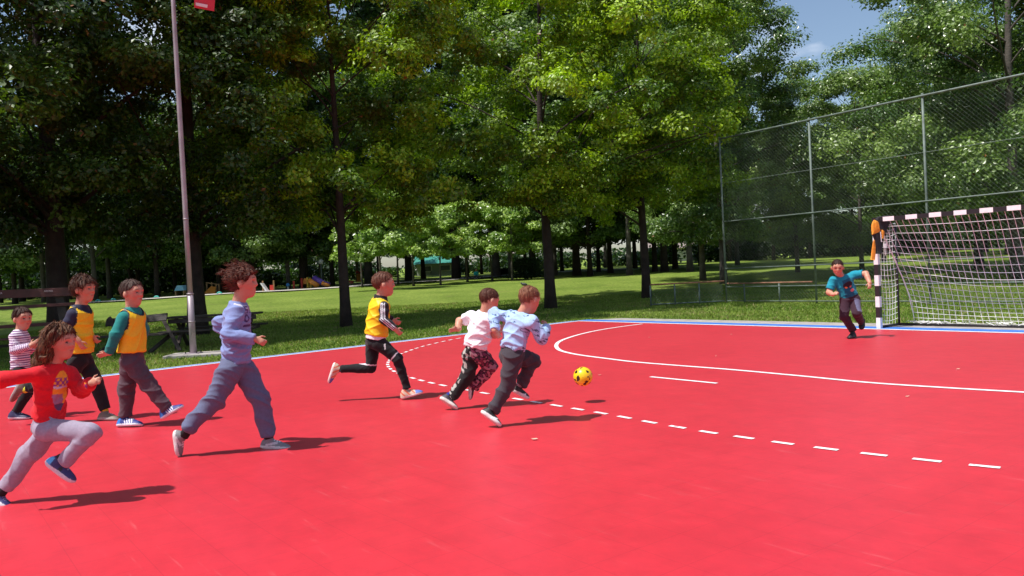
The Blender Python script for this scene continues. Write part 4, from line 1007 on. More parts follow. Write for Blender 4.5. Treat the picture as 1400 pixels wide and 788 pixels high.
def person(label, D, J, W, looks, h_=.0055, group='children running on the red court'):
    """J: joints in photo pixels with a depth offset; W: widths in pixels; looks: clothing"""
    s = D/F; P = {}
    for k_, v in J.items():
        P[k_] = at(v[0], v[1], D+(v[2] if len(v) > 2 else 0.))
    base = np.array([P['hip'][0], P['hip'][1], 0.0])
    root = thing('person', label, 'person', base, group)
    W = dict(W)
    for q_, f_ in (('chest', .87), ('waist', .86), ('arm', .9), ('slv', .75), ('leg', .80)): W[q_] = tuple(v*f_ for v in W[q_])
    neck, hip, head = P['neck'], P['hip'], P['head']; shR, shL, hpR, hpL = P['shR'], P['shL'], P['hpR'], P['hpL']
    lat = nrm(shR-shL); lath = nrm(hpR-hpL); ax = nrm(neck-hip)
    wS = np.linalg.norm(shR-shL)/2; tw, td = W['chest'][0]*s, W['chest'][1]*s; hw, hd = W['waist'][0]*s, W['waist'][1]*s
    H_ = W['head']*s*.93        # head height
    fwd = nrm(np.array(looks['face'], float)); hup = nrm(np.array(looks.get('up', (0, 0, 1)), float)); hup = nrm(hup-fwd*(hup@fwd)); hl = np.cross(hup, fwd); HM = np.stack([fwd, hl, hup], 1)
    def hp(f, l, u): return head+(fwd*f+hl*l+hup*u)*H_
    # ---------------- body (one continuous surface)
    pts = np.array(list(P.values())); fb = Field(np.minimum(pts.min(0), (head-H_*.6))-.1, np.maximum(pts.max(0), head+H_*.6)+.1, h_)
    chest = neck-ax*W.get('drop', 16)*s
    fb.slab(hip, chest, lat, hw*.74, hd*.74, tw*.78, td*.78, .02)
    for S_ in 'RL':
        sh, el, wr = P['sh'+S_], P['el'+S_], P['wr'+S_]; a0, a1, a2 = [q*s for q in W['arm']]
        fb.cone(chest+ax*.02, sh, a0*1.1, a0, .04); fb.cone(sh, el, a0, a1, .02); fb.cone(el, el*.6+wr*.4, a1*1.02, a1*.98, .012); fb.cone(el*.6+wr*.4, wr, a1*.98, a2, .012)
        hd_ = P['hd'+S_]-wr; Lh = W.get('hand', 17)*s
        hand_prims(fb, wr, hd_, np.array(looks.get('thumb'+S_, (0, 0, 1)), float), np.array(looks.get('back'+S_, (0, -1, 0)), float), Lh, looks.get('curl'+S_, .9))
        hp_, kn, an = P['hp'+S_], P['kn'+S_], P['an'+S_]; l0, l1, l2 = [q*s*.68 for q in W['leg']]
        fb.cone(hip, hp_, l0, l0, .03); fb.cone(hp_, kn, l0*.95, l1*.85, .03); c_ = kn*.7+an*.3; fb.cone(kn, c_, l1*.8, l1*.82, .02); fb.cone(c_, an, l1*.82, l2*.62, .02)
    fb.cone(neck-ax*.03, head-hup*H_*.2-fwd*H_*.08, H_*.235, H_*.20, .025)
    fb.ell(hp(-.05, 0, .13), (H_*.44, H_*.345, H_*.365), HM, .02); fb.ell(hp(.10, 0, -.13), (H_*.26, H_*.24, H_*.34), HM, .05)
    for q in (-1, 1): fb.ell(hp(.20, q*.13, -.14), (H_*.12, H_*.115, H_*.14), HM, .02); fb.ell(hp(-.03, q*.365, -.04), (H_*.085, H_*.05, H_*.12), HM, .008)
    fb.cone(hp(.27, 0, -.36), hp(.23, 0, -.40), H_*.09, H_*.10, .03)
    fb.cone(hp(.345, 0, .04), hp(.425, 0, -.085), H_*.035, H_*.052, .02); fb.cone(hp(.33, -.06, -.25), hp(.33, .06, -.25), H_*.045, H_*.045, .012)
    fb.cone(hp(.30, -.14, .10), hp(.30, .14, .10), H_*.07, H_*.07, .03)
    for q in (-1, 1): fb.ell(hp(.375, q*.135, .025), (H_*.05, H_*.06, H_*.045), HM, .02, True); fb.ell(hp(.295, q*.13, .02), (H_*.06, H_*.062, H_*.05), HM, .004)
    V, Q = fb.mesh(); V = relax(V, Q, 1, .35)
    q = (V-head)@HM/H_; sk = np.array(looks.get('skin', SK)); colr = np.tile(sk, (len(V), 1))
    isf = (q[:, 0] > .1) & (np.abs(q[:, 1]) < .4) & (np.abs(q[:, 2]) < .6)
    chk = isf & (np.hypot(np.abs(q[:, 1])-.2, q[:, 2]+.13) < .12); colr[chk] = sk*np.array([1.08, .82, .8])
    for e in (-1, 1):
        r_ = np.hypot((q[:, 1]-e*.135), (q[:, 2]-.02)*1.5); colr[isf & (r_ < .062) & (q[:, 0] > .28)] = sk*.55
        colr[isf & (r_ < .046) & (q[:, 0] > .28)] = (.42, .34, .31); colr[isf & (np.hypot(q[:, 1]-e*.135-.0, q[:, 2]-.02) < .030) & (q[:, 0] > .28)] = (.03, .02, .015)
        br = isf & (np.abs(q[:, 2]-.12-.03*np.cos((np.abs(q[:, 1])-.14)*12)) < .016) & (np.abs(q[:, 1]-e*.145) < .075) & (q[:, 0] > .2); colr[br] = np.array(looks['hair'])*.6+sk*.25
    colr[isf & (np.hypot(q[:, 1]/2.2, q[:, 2]+.25) < .032) & (q[:, 0] > .28)] = (.45, .13, .11)
    build_np('body', V, Q, SKIN, root, True, colr)
    # ---------------- hair
    hr = np.array(looks['hair'], float); vol = looks.get('vol', .05); f = Field(head-H_*.85, head+H_*.85, h_*.8)
    f.ell(hp(-.055, 0, .15), (H_*(.44+vol), H_*(.345+vol), H_*(.375+vol)), HM, .0)
    for (a, b, r0, r1) in looks.get('tufts', []): f.cone(hp(*a), hp(*b), r0*H_, r1*H_, .012)
    # hairline
    sl, G = f.local(f.lo, f.lo+f.h*(f.n-1), 0); X_ = [(G[0]-head[0])*HM[0, i]+(G[1]-head[1])*HM[1, i]+(G[2]-head[2])*HM[2, i] for i in range(3)]
    ff, ll, uu = [x_/H_ for x_ in X_]; fl_ = looks.get('line', .14)
    d1 = (.75*ff-.66*(uu-.12)-fl_-.02*np.sin(ll*38)); low = looks.get('nape', -.24); d2 = (low-uu)+.02*np.sin(ff*30)
    ear = .165-np.sqrt((ff-.0)**2+(uu+.05)**2+(0*ll)); ear = np.where(np.abs(ll) > .25, ear, -1)
    phi = np.arctan2(ll, ff-.02+0*ll); wv_ = 2.2*np.sin(uu*7+ff*5)+1.2*np.sin(ff*13+uu*3)
    noise = .020*np.sin(phi*15+wv_)+.014*np.sin(phi*31+wv_*1.7+uu*6)+.010*np.sin(ll*46+ff*9+wv_)
    if looks.get('long'):
        for (a, b, r0, r1) in looks['long']: f.cone(hp(*a), hp(*b), r0*H_, r1*H_, .02)
        noise = noise*1.6; ear = ear*0-1; d2 = d2*0-1
        d1 = np.where(ff > .0, d1, -1)
    cutd = np.maximum(np.maximum(d1, d2), ear)*H_
    f.F[sl] = np.maximum(f.F[sl]+(noise*H_*looks.get('rough', 1.)).astype(np.float32), cutd.astype(np.float32))
    V, Q = f.mesh(); V = relax(V, Q, 1, .3)
    q = (V-head)@HM/H_; ph_ = np.arctan2(q[:, 1], q[:, 0]-.02); st = .5+.3*np.sin(ph_*31+3*np.sin(q[:, 2]*7+q[:, 0]*5))+.25*np.sin(q[:, 1]*60+q[:, 0]*12+3*np.sin(q[:, 2]*8)); tip = looks.get('tip', hr*1.25)
    mixk = np.clip((st-.35)*.9+looks.get('tipb', 0)*np.clip(-q[:, 2]*2, 0, 1), 0, 1)[:, None]
    c_ = (hr*(1-mixk)*.8+np.array(tip)*mixk*.75)*np.array([1, .85, .8])
    if h_ < .01 and len(V):
        rg = looks.get('rough', 1.); V2, Q2, n2 = strands(V, Q, HM, head, H_, 1500 if rg > 1.2 else 900, .24 if rg > 1.2 else .13, .0016, 5, min(rg, 1.3), looks.get('flow'))
        g_ = np.random.default_rng(4); kk = g_.uniform(0, 1, (n2, 1)); c2 = (hr*(1-kk)*.8+np.array(tip)*kk*.95)*np.array([1, .85, .8])
        Q = np.concatenate([Q, Q2+len(V)]); V = np.concatenate([V, V2]); c_ = np.concatenate([c_, np.repeat(c2, 8, 0)])
    build_np('hair', V, Q, HAIRM, root, True, c_)
    # ---------------- shirt
    T = looks['shirt']; t_ = T.get('t', .010)
    fs = Field(np.minimum(pts.min(0), neck)-.15, np.maximum(pts.max(0), neck)+.15, h_*1.05)
    hem = P['hem']; fs.slab(hem-ax*.02, chest, lat*.6+lath*.4, hw+t_, hd+t_, tw+t_, td+t_, .03)
    fs.slab(chest, neck-ax*H_*.07, lat, tw*.85, td*.85, H_*.34, H_*.30, .03)
    slv = T.get('sleeve', 1.0)
    for S_ in 'RL':
        sh, el, wr = P['sh'+S_], P['el'+S_], P['wr'+S_]; a0, a1, a2 = [q_*s+t_*.8 for q_ in W['slv']]
        fs.cone(chest+ax*.025, sh, a0*1.1, a0*1.02, .045)
        if slv <= .5: fs.cone(sh, sh+(el-sh)*slv*2*.8, a0, a0*1.02, .02, True)
        else: fs.cone(sh, el, a0, a1, .014); fs.cone(el, el+(wr-el)*.97, a1*.97, a2, .008, True)
    nk = neck+ax*H_*T.get('neckz', .04); fs.ell(nk+ax*H_*.22, (H_*.27, H_*.26, H_*.33), np.stack([lat, nrm(np.cross(ax, lat)), ax], 1), .004, True)
    fs.cut(hem, -(ax+np.array(T.get('hemtilt', (0, 0, 0)))))
    if T.get('collar'): fs.cone(neck-ax*.01, neck+ax*H_*.16, H_*.295, H_*.27, .008, True)
    V, Q = fs.mesh(); V = relax(V, Q, 1); Nn = vnorm(V, Q)
    foc = [(P['elR'], .07), (P['elL'], .07), (hem*.7+chest*.3, .12), (shR, .05), (shL, .05)]
    V = folds(V, Nn, T.get('amp', .0055), T.get('seed', 1), T.get('fs', .9), ax=T.get('fax', (.3, 0, .7)), focus=foc)
    c = np.tile(np.array(T['col'], float), (len(V), 1))
    ctx = dict(P=P, s=s, ax=ax, lat=lat, neck=neck, hip=hip, hem=hem, chest=chest, H=H_, N=Nn)
    if 'paint' in T: c = T['paint'](V, c, ctx)
    build_np('shirt', V, Q, CLOTH, root, True, c)
    # ---------------- bib
    if 'bib' in looks:
        B = looks['bib']; fq = Field(np.minimum(hem, neck)-.25, np.maximum(hem, neck)+.25, h_*1.05); e_ = t_+.011
        bh = P.get('bibhem', hem); fq.slab(bh-ax*.02, chest, lat*.6+lath*.4, hw+e_+.008, hd+e_+.008, tw+e_, td+e_, .03)
        fq.slab(chest, neck-ax*H_*.02, lat, tw*.85+.012, td*.85+.012, H_*.42, H_*.33, .03)
        for S_ in 'RL':
            sh = P['sh'+S_]; fq.cone(chest+ax*.025, sh*.75+chest*.25, W['slv'][0]*s*1.1+e_+.004, W['slv'][0]*s*1.02+e_, .045)
        dep = np.cross(ax, lat); F1 = fq.F.copy(); fq.F[:] = 1.0
        fq.ell(neck+ax*H_*.12+nrm(np.array(looks['face']))*H_*.10, (H_*.40, H_*.46, H_*.46), np.stack([lat, nrm(dep), ax], 1), 0)
        for S_ in 'RL': out = lat*(1 if S_ == 'R' else -1); fq.cone(P['sh'+S_]+out*.035+ax*.02, P['sh'+S_]+out*.045-ax*.05, W['slv'][0]*s*1.3, W['slv'][0]*s*1.25, .01)
        holes = fq.F.copy(); fq.F = np.maximum(F1, -holes); fq.cut(bh, -ax)
        V, Q = fq.mesh(); V = relax(V, Q, 1); Nn = vnorm(V, Q); ii = np.clip(((V-fq.lo)/fq.h).round().astype(int), 0, np.array(holes.shape)-1)
        hd2 = holes[ii[:, 0], ii[:, 1], ii[:, 2]]; V = folds(V, Nn, .007, 5, .8, ax=(.2, 0, .9), focus=[(bh*.6+chest*.4, .16)])
        c = np.tile(np.array(B['col'], float), (len(V), 1)); c[hd2 < .013] = (.012, .012, .03) if B.get('trim', 1) else B['col']
        build_np('bib', V, Q, SATIN, root, True, c)
    # ---------------- trousers
    T = looks['trousers']; ft = Field(pts.min(0)-.14, np.maximum(pts.max(0), hem)+.14, h_*1.05); t_ = .004
    waist = hem+ax*.03; ft.slab(hip-ax*.02, waist, lath, hw+.002, hd+.002, hw-.002, hd-.002, .03)
    for S_ in 'RL':
        hp_, kn, an = P['hp'+S_], P['kn'+S_], P['an'+S_]; l0, l1, l2 = [q_*s for q_ in W['leg']]
        ft.cone(hip, hp_, l0*.92, l0*.96, .02); ft.cone(hp_, kn, l0, l1, .018); mdl = kn*.6+an*.4; ft.cone(kn, mdl, l1*.97, l1*.6+l2*.4, .012); ft.cone(mdl, an, l1*.6+l2*.4, l2, .006, True)
    ft.cut(waist, ax); V, Q = ft.mesh(); V = relax(V, Q, 1); Nn = vnorm(V, Q)
    foc = [(P['knR'], .08), (P['knL'], .08), (hip, .12), (P['anR'], .06), (P['anL'], .06)]
    V = folds(V, Nn, T.get('amp', .006), T.get('seed', 3), .8, ax=(.2, .2, .9), focus=foc); c = np.tile(np.array(T['col'], float), (len(V), 1))
    if 'paint' in T: c = T['paint'](V, c, ctx | dict(N=Nn))
    build_np('trousers', V, Q, CLOTH, root, True, c)
    # ---------------- socks and shoes
    for S_ in 'RL':
        if 'toe'+S_ not in P: continue
        o, col_ = shoe(root, P['heel'+S_], P['toe'+S_], P['an'+S_], W.get('shoe', 13)*s, looks['shoe'])
        m = MB(); m.tube([col_, P['an'+S_]*.75+P['kn'+S_]*.25], [W['leg'][2]*s*.66]*2, 12); so_ = build('sock', m, mat('sock', looks.get('sock', (.01, .01, .012)), .9), root, True)
    return root, ctx
# ================================================================== THE CHILDREN OF THE PHOTOGRAPH
def gD(px, py): return float(ground(px, py)[1])
YB = (.80, .52, .01)
def stripes_along(V, c, ctx, S_, col, n=3, wid=.016, gap=.5, side=(0, -1, 0)):
    """three bands that run down the outside of a sleeve"""
    P = ctx['P']; side = np.array(side, float)
    t1, d1 = segt(V, P['sh'+S_], P['el'+S_]); t2, d2 = segt(V, P['el'+S_], P['wr'+S_]); up_ = d1 < d2
    for (a, b, m_, t) in ((P['sh'+S_], P['el'+S_], up_, t1), (P['el'+S_], P['wr'+S_], ~up_, t2)):
        ax = nrm(b-a); sd_ = nrm(side-ax*(side@ax)); ot = np.cross(ax, sd_); r_ = V-a; u = r_@ot; v = r_@sd_
        dist = np.where(m_, np.minimum(d1, d2), 9)
        for k_ in range(n):
            o_ = (k_-(n-1)/2)*wid; c[m_ & (dist < .075) & (v > 0) & (np.abs(u-o_) < wid*gap*.5) & (t > -.25) & (t < 1.02)] = col
    return c

# ---- A: boy in blue, running
D = gD(378, 614.5)
def paintA(V, c, x):
    P = x['P']; n_ = x['neck']; f = np.array([1., 0, 0]); r = V-x['chest']; z = r@x['ax']; y = V[:, 1]-x['chest'][1]
    rel = V-n_; zz = rel@x['ax']; c[(np.abs(np.linalg.norm(rel, axis=1)-.085) < .012) & (np.sin(rel[:, 1]*150) > -.2) & (rel[:, 0] > 0)] = (.62, .6, .66)
    fr = (x['N'][:, 0] > .15) & (V[:, 0] > x['chest'][0]+.0)
    dk = (.05, .03, .13)
    # dark printed letters and a round emblem down the chest
    for (zc, yc, kind) in ((.045, -.045, 'S'), (-.015, -.045, 'O'), (.045, .03, 'S'), (-.07, -.02, 'bar')):
        a, b = z-zc, y-yc
        if kind == 'S': mk = (np.abs(a) < .026) & (np.abs(b) < .024) & ~((np.abs(a-.010) < .006) & (b > -.014)) & ~((np.abs(a+.012) < .006) & (b < .014))
        elif kind == 'O': rr_ = np.hypot(a, b); mk = (rr_ < .03) & (rr_ > .015)
        else: mk = (np.abs(a) < .008) & (np.abs(b) < .05)
        c[fr & mk] = dk
    return c
person('boy in a blue long-sleeved shirt and slate trousers with windblown hair, running', D,
  dict(head=(333, 387), neck=(325, 415), shR=(322, 430, -.10), shL=(330, 428, .10), elR=(312, 459, -.17), wrR=(349, 464, -.15), hdR=(362, 469, -.15),
       elL=(300, 443, .19), wrL=(318, 462, .20), hdL=(328, 464, .2), hip=(320, 500), hem=(323, 496), hpR=(315, 505, -.055), hpL=(333, 505, .055),
       knR=(293, 549, -.07), anR=(256, 585, -.08), heelR=(237, 590, -.08), toeR=(243, 624, -.08), knL=(356, 546, .05), anL=(366, 596, .06), heelL=(357, 613, .06), toeL=(396, 615, .06)),
  dict(chest=(22, 17), waist=(21, 18), arm=(7, 6, 4.3), slv=(10, 10, 7), leg=(20, 16, 12.5), head=43, hand=21, shoe=16),
  dict(face=(1, .06, .03), up=(-.12, 0, 1), hair=(.060, .020, .014), tip=(.16, .055, .03), vol=.075, rough=1.3, line=.17, flow=(-1, 0, .25),
       tufts=[((-.1, 0, .5), (-.45, .05, .66), .14, .02), ((-.3, .1, .4), (-.72, .1, .36), .12, .015), ((.1, -.1, .5), (-.15, -.1, .76), .12, .01), ((.2, 0, .45), (.05, 0, .70), .10, .02), ((-.3, -.1, .3), (-.62, -.12, .48), .1, .015), ((.25, .1, .42), (.42, .1, .36), .1, .03), ((.2, -.18, .4), (.38, -.2, .26), .08, .02), ((0, -.3, .2), (.2, -.34, .02), .09, .02)],
       shirt=dict(col=(.20, .25, .47), paint=paintA, amp=.010, seed=4), trousers=dict(col=(.11, .125, .21), amp=.011, seed=7),
       shoe=dict(up=(.20, .20, .21), sole=(.62, .6, .6), lace=(.75, .7, .72), sz=.024, acc=(lambda x, y, z: (np.abs(z-.18-.25*(x-.3)) < .04) & (x > .2) & (x < .6), (.5, .5, .52))),
       thumbR=(0, .3, 1), backR=(.3, -1, .3), curlR=1.3))

# ---- B: girl in red, striding in from the left
D = gD(8, 691.5)
def paintB(V, c, x):
    ax = x['ax']; lat = nrm(x['lat']-ax*(x['lat']@ax)); o_ = x['chest']; dep = np.cross(ax, lat); dep = dep*(1 if dep@np.array([.5, -1, 0]) > 0 else -1)
    u = (V-o_)@lat; z = (V-o_)@ax; fr = (x['N']@dep > .1)
    u = u+.012
    egg = (np.hypot(u/.052, (z+.055)/.115) < 1) & fr
    c[egg] = (.80, .36, .03)
    c[egg & (z < -.075) & (u > -.02)] = (.36, .16, .26); c[egg & (z < -.13)] = (.10, .06, .14)
    pat = egg & (z > -.035) & (z < .02) & (np.sin(u*190)*np.sin(z*170) > -.15); c[pat] = (.30, .05, .22)
    c[egg & (np.abs(z+.035) < .006)] = (.62, .5, .6)
    return c
person('long-haired child in a red shirt with an orange print and pale grey trousers, arms spread', D,
  dict(head=(83, 468), neck=(72, 499), shR=(50, 512, -.10), shL=(92, 510, .07), elR=(2, 520, -.20), wrR=(-44, 526, -.26), hdR=(-62, 527, -.28),
       elL=(111, 534, .08), wrL=(125, 524, -.02), hdL=(136, 519, -.06), hip=(64, 582), hem=(66, 574), hpR=(62, 588, -.05), hpL=(68, 588, .05),
       knR=(124, 592, -.08), anR=(87, 632, -.08), heelR=(62, 634, -.08), toeR=(100, 661, -.08), knL=(40, 622, .05), anL=(8, 668, .05), heelL=(-11, 683, .05), toeL=(12, 697, .03)),
  dict(chest=(25, 17), waist=(21, 17), arm=(8, 6.5, 5), slv=(10.5, 10, 8.5), leg=(18.5, 15.5, 12), head=47, hand=23, shoe=16, drop=20),
  dict(face=(.95, -.22, -.06), up=(-.05, -.02, 1), hair=(.070, .034, .02), tip=(.23, .115, .055), tipb=.5, vol=.05, rough=1.5, line=.16, flow=(-.45, 0, -1),
       long=[((-.1, .25, .25), (-.3, .33, -.35), .22, .2), ((-.3, 0, .15), (-.55, .02, -.35), .27, .2), ((-.1, -.3, .2), (-.28, -.38, -.35), .2, .17), ((-.28, -.3, -.3), (-.62, -.36, -.68), .18, .08),
             ((-.5, 0, -.3), (-.86, 0, -.62), .2, .08), ((-.25, .3, -.3), (-.5, .3, -.66), .17, .07), ((.12, -.30, .3), (.10, -.38, -.02), .13, .10), ((-.4, -.2, -.3), (-.72, -.22, -.72), .14, .05), ((-.15, -.36, -.2), (-.33, -.42, -.6), .12, .05)],
       shirt=dict(col=(.62, .012, .022), paint=paintB, amp=.007, seed=9), trousers=dict(col=(.31, .27, .35), amp=.009, seed=2),
       shoe=dict(up=(.035, .035, .14), sole=(.6, .6, .65), lace=(.3, .3, .45), sz=.022, acc=(lambda x, y, z: (x < .18) & (z > .12) & (z < .35), (.1, .4, .75)), acc2=(lambda x, y, z: np.hypot(x-.5, z-.2) < .06, (.02, .02, .03))),
       thumbL=(-.2, .3, 1), backL=(.4, -1, .2), curlL=1.2))

# ---- C: boy with a yellow bib over a navy tee
D = gD(150, 575)
person('boy in a yellow bib over a navy short-sleeved tee, black trousers and yellow socks', D,
  dict(head=(115, 396), neck=(110, 419), shR=(99, 431, -.10), shL=(117, 428, .10), elR=(89, 449, -.15), wrR=(108, 467, -.14), hdR=(115, 479, -.13),
       elL=(117, 452, .12), wrL=(126, 460, .06), hdL=(131, 466, .05), hip=(110, 491), hem=(111, 482), bibhem=(111, 482), hpR=(107, 494, -.05), hpL=(114, 494, .05),
       knR=(82, 530, -.05), anR=(38, 529, -.05), heelR=(27, 522, -.05), toeR=(14, 548, -.05), knL=(131, 522, .05), anL=(144, 560, .05), heelL=(134, 575, .03), toeL=(163, 576, -.02)),
  dict(chest=(17, 12), waist=(16, 12.5), arm=(6, 5, 3.8), slv=(7.5, 7, 6), leg=(13.5, 11, 8.5), head=36, hand=17, shoe=12, drop=13),
  dict(face=(.96, -.22, 0), up=(-.05, 0, 1), hair=(.055, .026, .018), tip=(.12, .06, .035), vol=.07, rough=1.3, line=.19, flow=(.5, -.2, -.7), nape=-.30,
       tufts=[((.1, -.3, .25), (.28, -.3, .08), .12, .05), ((-.1, 0, .5), (.2, -.1, .56), .12, .06), ((0, -.33, .1), (.08, -.36, -.14), .12, .06)],
       shirt=dict(col=(.020, .022, .05), sleeve=.42, amp=.005), bib=dict(col=YB), trousers=dict(col=(.012, .012, .014), amp=.007), sock=(.55, .55, .03),
       shoe=dict(up=(.17, .12, .09), sole=(.32, .28, .26), sz=.02), thumbR=(.9, 0, .3), backR=(.2, -1, 0), curlR=.8))

# ---- D: small boy in a striped shirt
D = gD(25, 573)
def paintD(V, c, x):
    z = (V-x['hip'])@x['ax']; P = x['P']; m_ = np.sin(z*2*math.pi/.022) > .15
    t1, d1 = segt(V, P['elR'], P['wrR']); a = d1 < .05; m_[a] = np.sin(t1[a]*2*math.pi*9) > .15
    c[m_] = (.17, .06, .20); return c
person('smallest boy in a purple and white striped shirt at the left edge', D,
  dict(head=(31, 436), neck=(27, 453), shR=(20, 461, -.09), shL=(33, 460, .09), elR=(20, 479, -.14), wrR=(42, 473, -.14), hdR=(53, 466, -.13),
       elL=(38, 480, .1), wrL=(47, 474, .04), hdL=(54, 468, .02), hip=(29, 508), hem=(28, 504), hpR=(27, 511, -.05), hpL=(32, 511, .05),
       knR=(39, 534, -.05), anR=(23, 562, -.05), heelR=(12, 573, -.05), toeR=(41, 573, -.05), knL=(46, 534, .06), anL=(62, 558, .06), heelL=(58, 570, .06), toeL=(84, 569, .06)),
  dict(chest=(14, 11), waist=(14, 12), arm=(5.5, 4.5, 3.4), slv=(7, 6.5, 4.6), leg=(12, 9, 7), head=31, hand=15, shoe=10.5, drop=11),
  dict(face=(.86, -.5, 0), up=(-.02, 0, 1), hair=(.035, .018, .014), tip=(.09, .045, .03), vol=.04, rough=.8, line=.13,
       shirt=dict(col=(.72, .68, .76), paint=paintD, amp=.005), trousers=dict(col=(.012, .012, .014)),
       shoe=dict(up=(.03, .03, .09), sole=(.6, .6, .65), sz=.018), thumbR=(0, 0, 1), backR=(.3, -1, .3), curlR=.5))

# ---- E: boy with a yellow bib over a teal shirt
D = gD(176, 584)
s3 = lambda x, y, z: (np.abs(np.mod((x-.42+z*.5)*11, 1)-.5) < .2) & (x > .36) & (x < .68) & (z > .07) & (z < .30) & (np.abs(y) > .2)
person('boy in a yellow bib over a teal long-sleeved shirt, with blue striped shoes', D,
  dict(head=(181, 401), neck=(180, 423), shR=(169, 435, -.11), shL=(190, 431, .10), elR=(158, 459, -.17), wrR=(149, 483, -.14), hdR=(137, 486, -.13),
       elL=(196, 452, .14), wrL=(190, 470, .16), hdL=(192, 482, .16), hip=(182, 493), hem=(180, 482), bibhem=(180, 481), hpR=(181, 497, -.05), hpL=(178, 497, .05),
       knR=(205, 528, -.06), anR=(229, 560, -.06), heelR=(222, 574, -.06), toeR=(251, 557, -.06), knL=(173, 532, .04), anL=(172, 569, .04), heelL=(160, 584, .02), toeL=(194, 583, -.02)),
  dict(chest=(20, 14), waist=(20, 16), arm=(6.5, 5.5, 4), slv=(9, 8.5, 6.5), leg=(16, 12.5, 9.5), head=37, hand=18, shoe=13, drop=14),
  dict(face=(.94, -.3, 0), up=(-.02, 0, 1), hair=(.045, .027, .022), tip=(.11, .07, .055), vol=.03, rough=.6, line=.10, nape=-.20,
       shirt=dict(col=(.012, .20, .18), amp=.006), bib=dict(col=YB), trousers=dict(col=(.085, .05, .065), amp=.009),
       shoe=dict(up=(.02, .035, .20), sole=(.65, .65, .7), sz=.018, acc=(s3, (.75, .75, .8)), acc2=(lambda x, y, z: (x < .2), (.02, .16, .5))), sock=(.02, .02, .06),
       thumbR=(-.2, -.6, .7), backR=(.3, .2, 1), curlR=.15))

# ---- F: boy with a yellow bib over a black three-striped jacket
D = gD(562, 545)
def paintF(V, c, x): return stripes_along(V, c, x, 'R', (.72, .70, .74), side=(-.1, -1, .1), wid=.017, gap=.55)
def paintFt(V, c, x):
    P = x['P']
    for S_ in 'RL':
        t, d = segt(V, P['hp'+S_], P['kn'+S_]); c[(np.abs(t-.86) < .025) & (d < .12)] = (.7, .65, .7)
    t, d = segt(V, P['hpR'], P['knR']); c[(np.abs(t-.3) < .09) & (V[:, 1] < P['hpR'][1]-.055) & (np.abs((V-P['hpR'])[:, 0]-.06) < .006)] = (.6, .6, .6)
    return c
r_, cF = person('boy in a yellow bib over a black jacket with three white sleeve stripes, leaping', D,
  dict(head=(525, 389), neck=(520, 409), shR=(525, 420, -.10), shL=(520, 418, .10), elR=(525, 437, -.14), wrR=(540, 450, -.13), hdR=(548, 457, -.12),
       elL=(528, 436, .12), wrL=(537, 438, .13), hdL=(548, 443, .12), hip=(513, 466), hem=(514, 461), bibhem=(514, 458), hpR=(519, 470, -.045), hpL=(510, 470, .045),
       knR=(543, 490, -.06), anR=(557, 531, -.05), heelR=(549, 546, -.05), toeR=(578, 538, -.05), knL=(507, 503, .05), anL=(466, 505, .05), heelL=(456, 496, .05), toeL=(448, 523, .05)),
  dict(chest=(16, 12.5), waist=(16, 13), arm=(5.5, 4.8, 3.5), slv=(7, 6.5, 4.8), leg=(12.5, 9, 6), head=34, hand=16, shoe=11.5, drop=12),
  dict(face=(.97, .2, .02), up=(-.04, 0, 1), hair=(.11, .045, .028), tip=(.19, .085, .05), vol=.03, rough=.5, line=.10, nape=-.22,
       shirt=dict(col=(.016, .014, .018), paint=paintF, amp=.005, collar=1), bib=dict(col=(.82, .56, .01), trim=0), trousers=dict(col=(.010, .010, .012), paint=paintFt, amp=.004),
       shoe=dict(up=(.58, .45, .34), sole=(.7, .66, .62), lace=(.8, .6, .3), sz=.018, acc=(lambda x, y, z: x > .72, (.10, .17, .5)), acc2=(lambda x, y, z: (np.sin(x*26+z*20) > .5) & (z > .1) & (x < .7), (.6, .12, .05))), sock=(.02, .03, .2),
       thumbR=(.5, 0, 1), backR=(.3, -1, 0), curlR=1.0, thumbL=(0, 0, 1), curlL=1.0))
m = MB(); P_, ax_ = cF['P'], cF['ax']
hh = P_['hem']; f_ = Field(hh-.25, hh+.25, .006); f_.slab(hh-ax_*.05, hh+ax_*.02, cF['lat'], 17.3*cF['s'], 14.3*cF['s'], 16.5*cF['s'], 13.5*cF['s'], .01); f_.cut(hh-ax_*.018, -ax_); f_.cut(hh+ax_*.03, ax_)
V, Q = f_.mesh(); build_np('undershirt', V, Q, CLOTH, r_, True, np.tile((.72, .66, .72), (len(V), 1)))

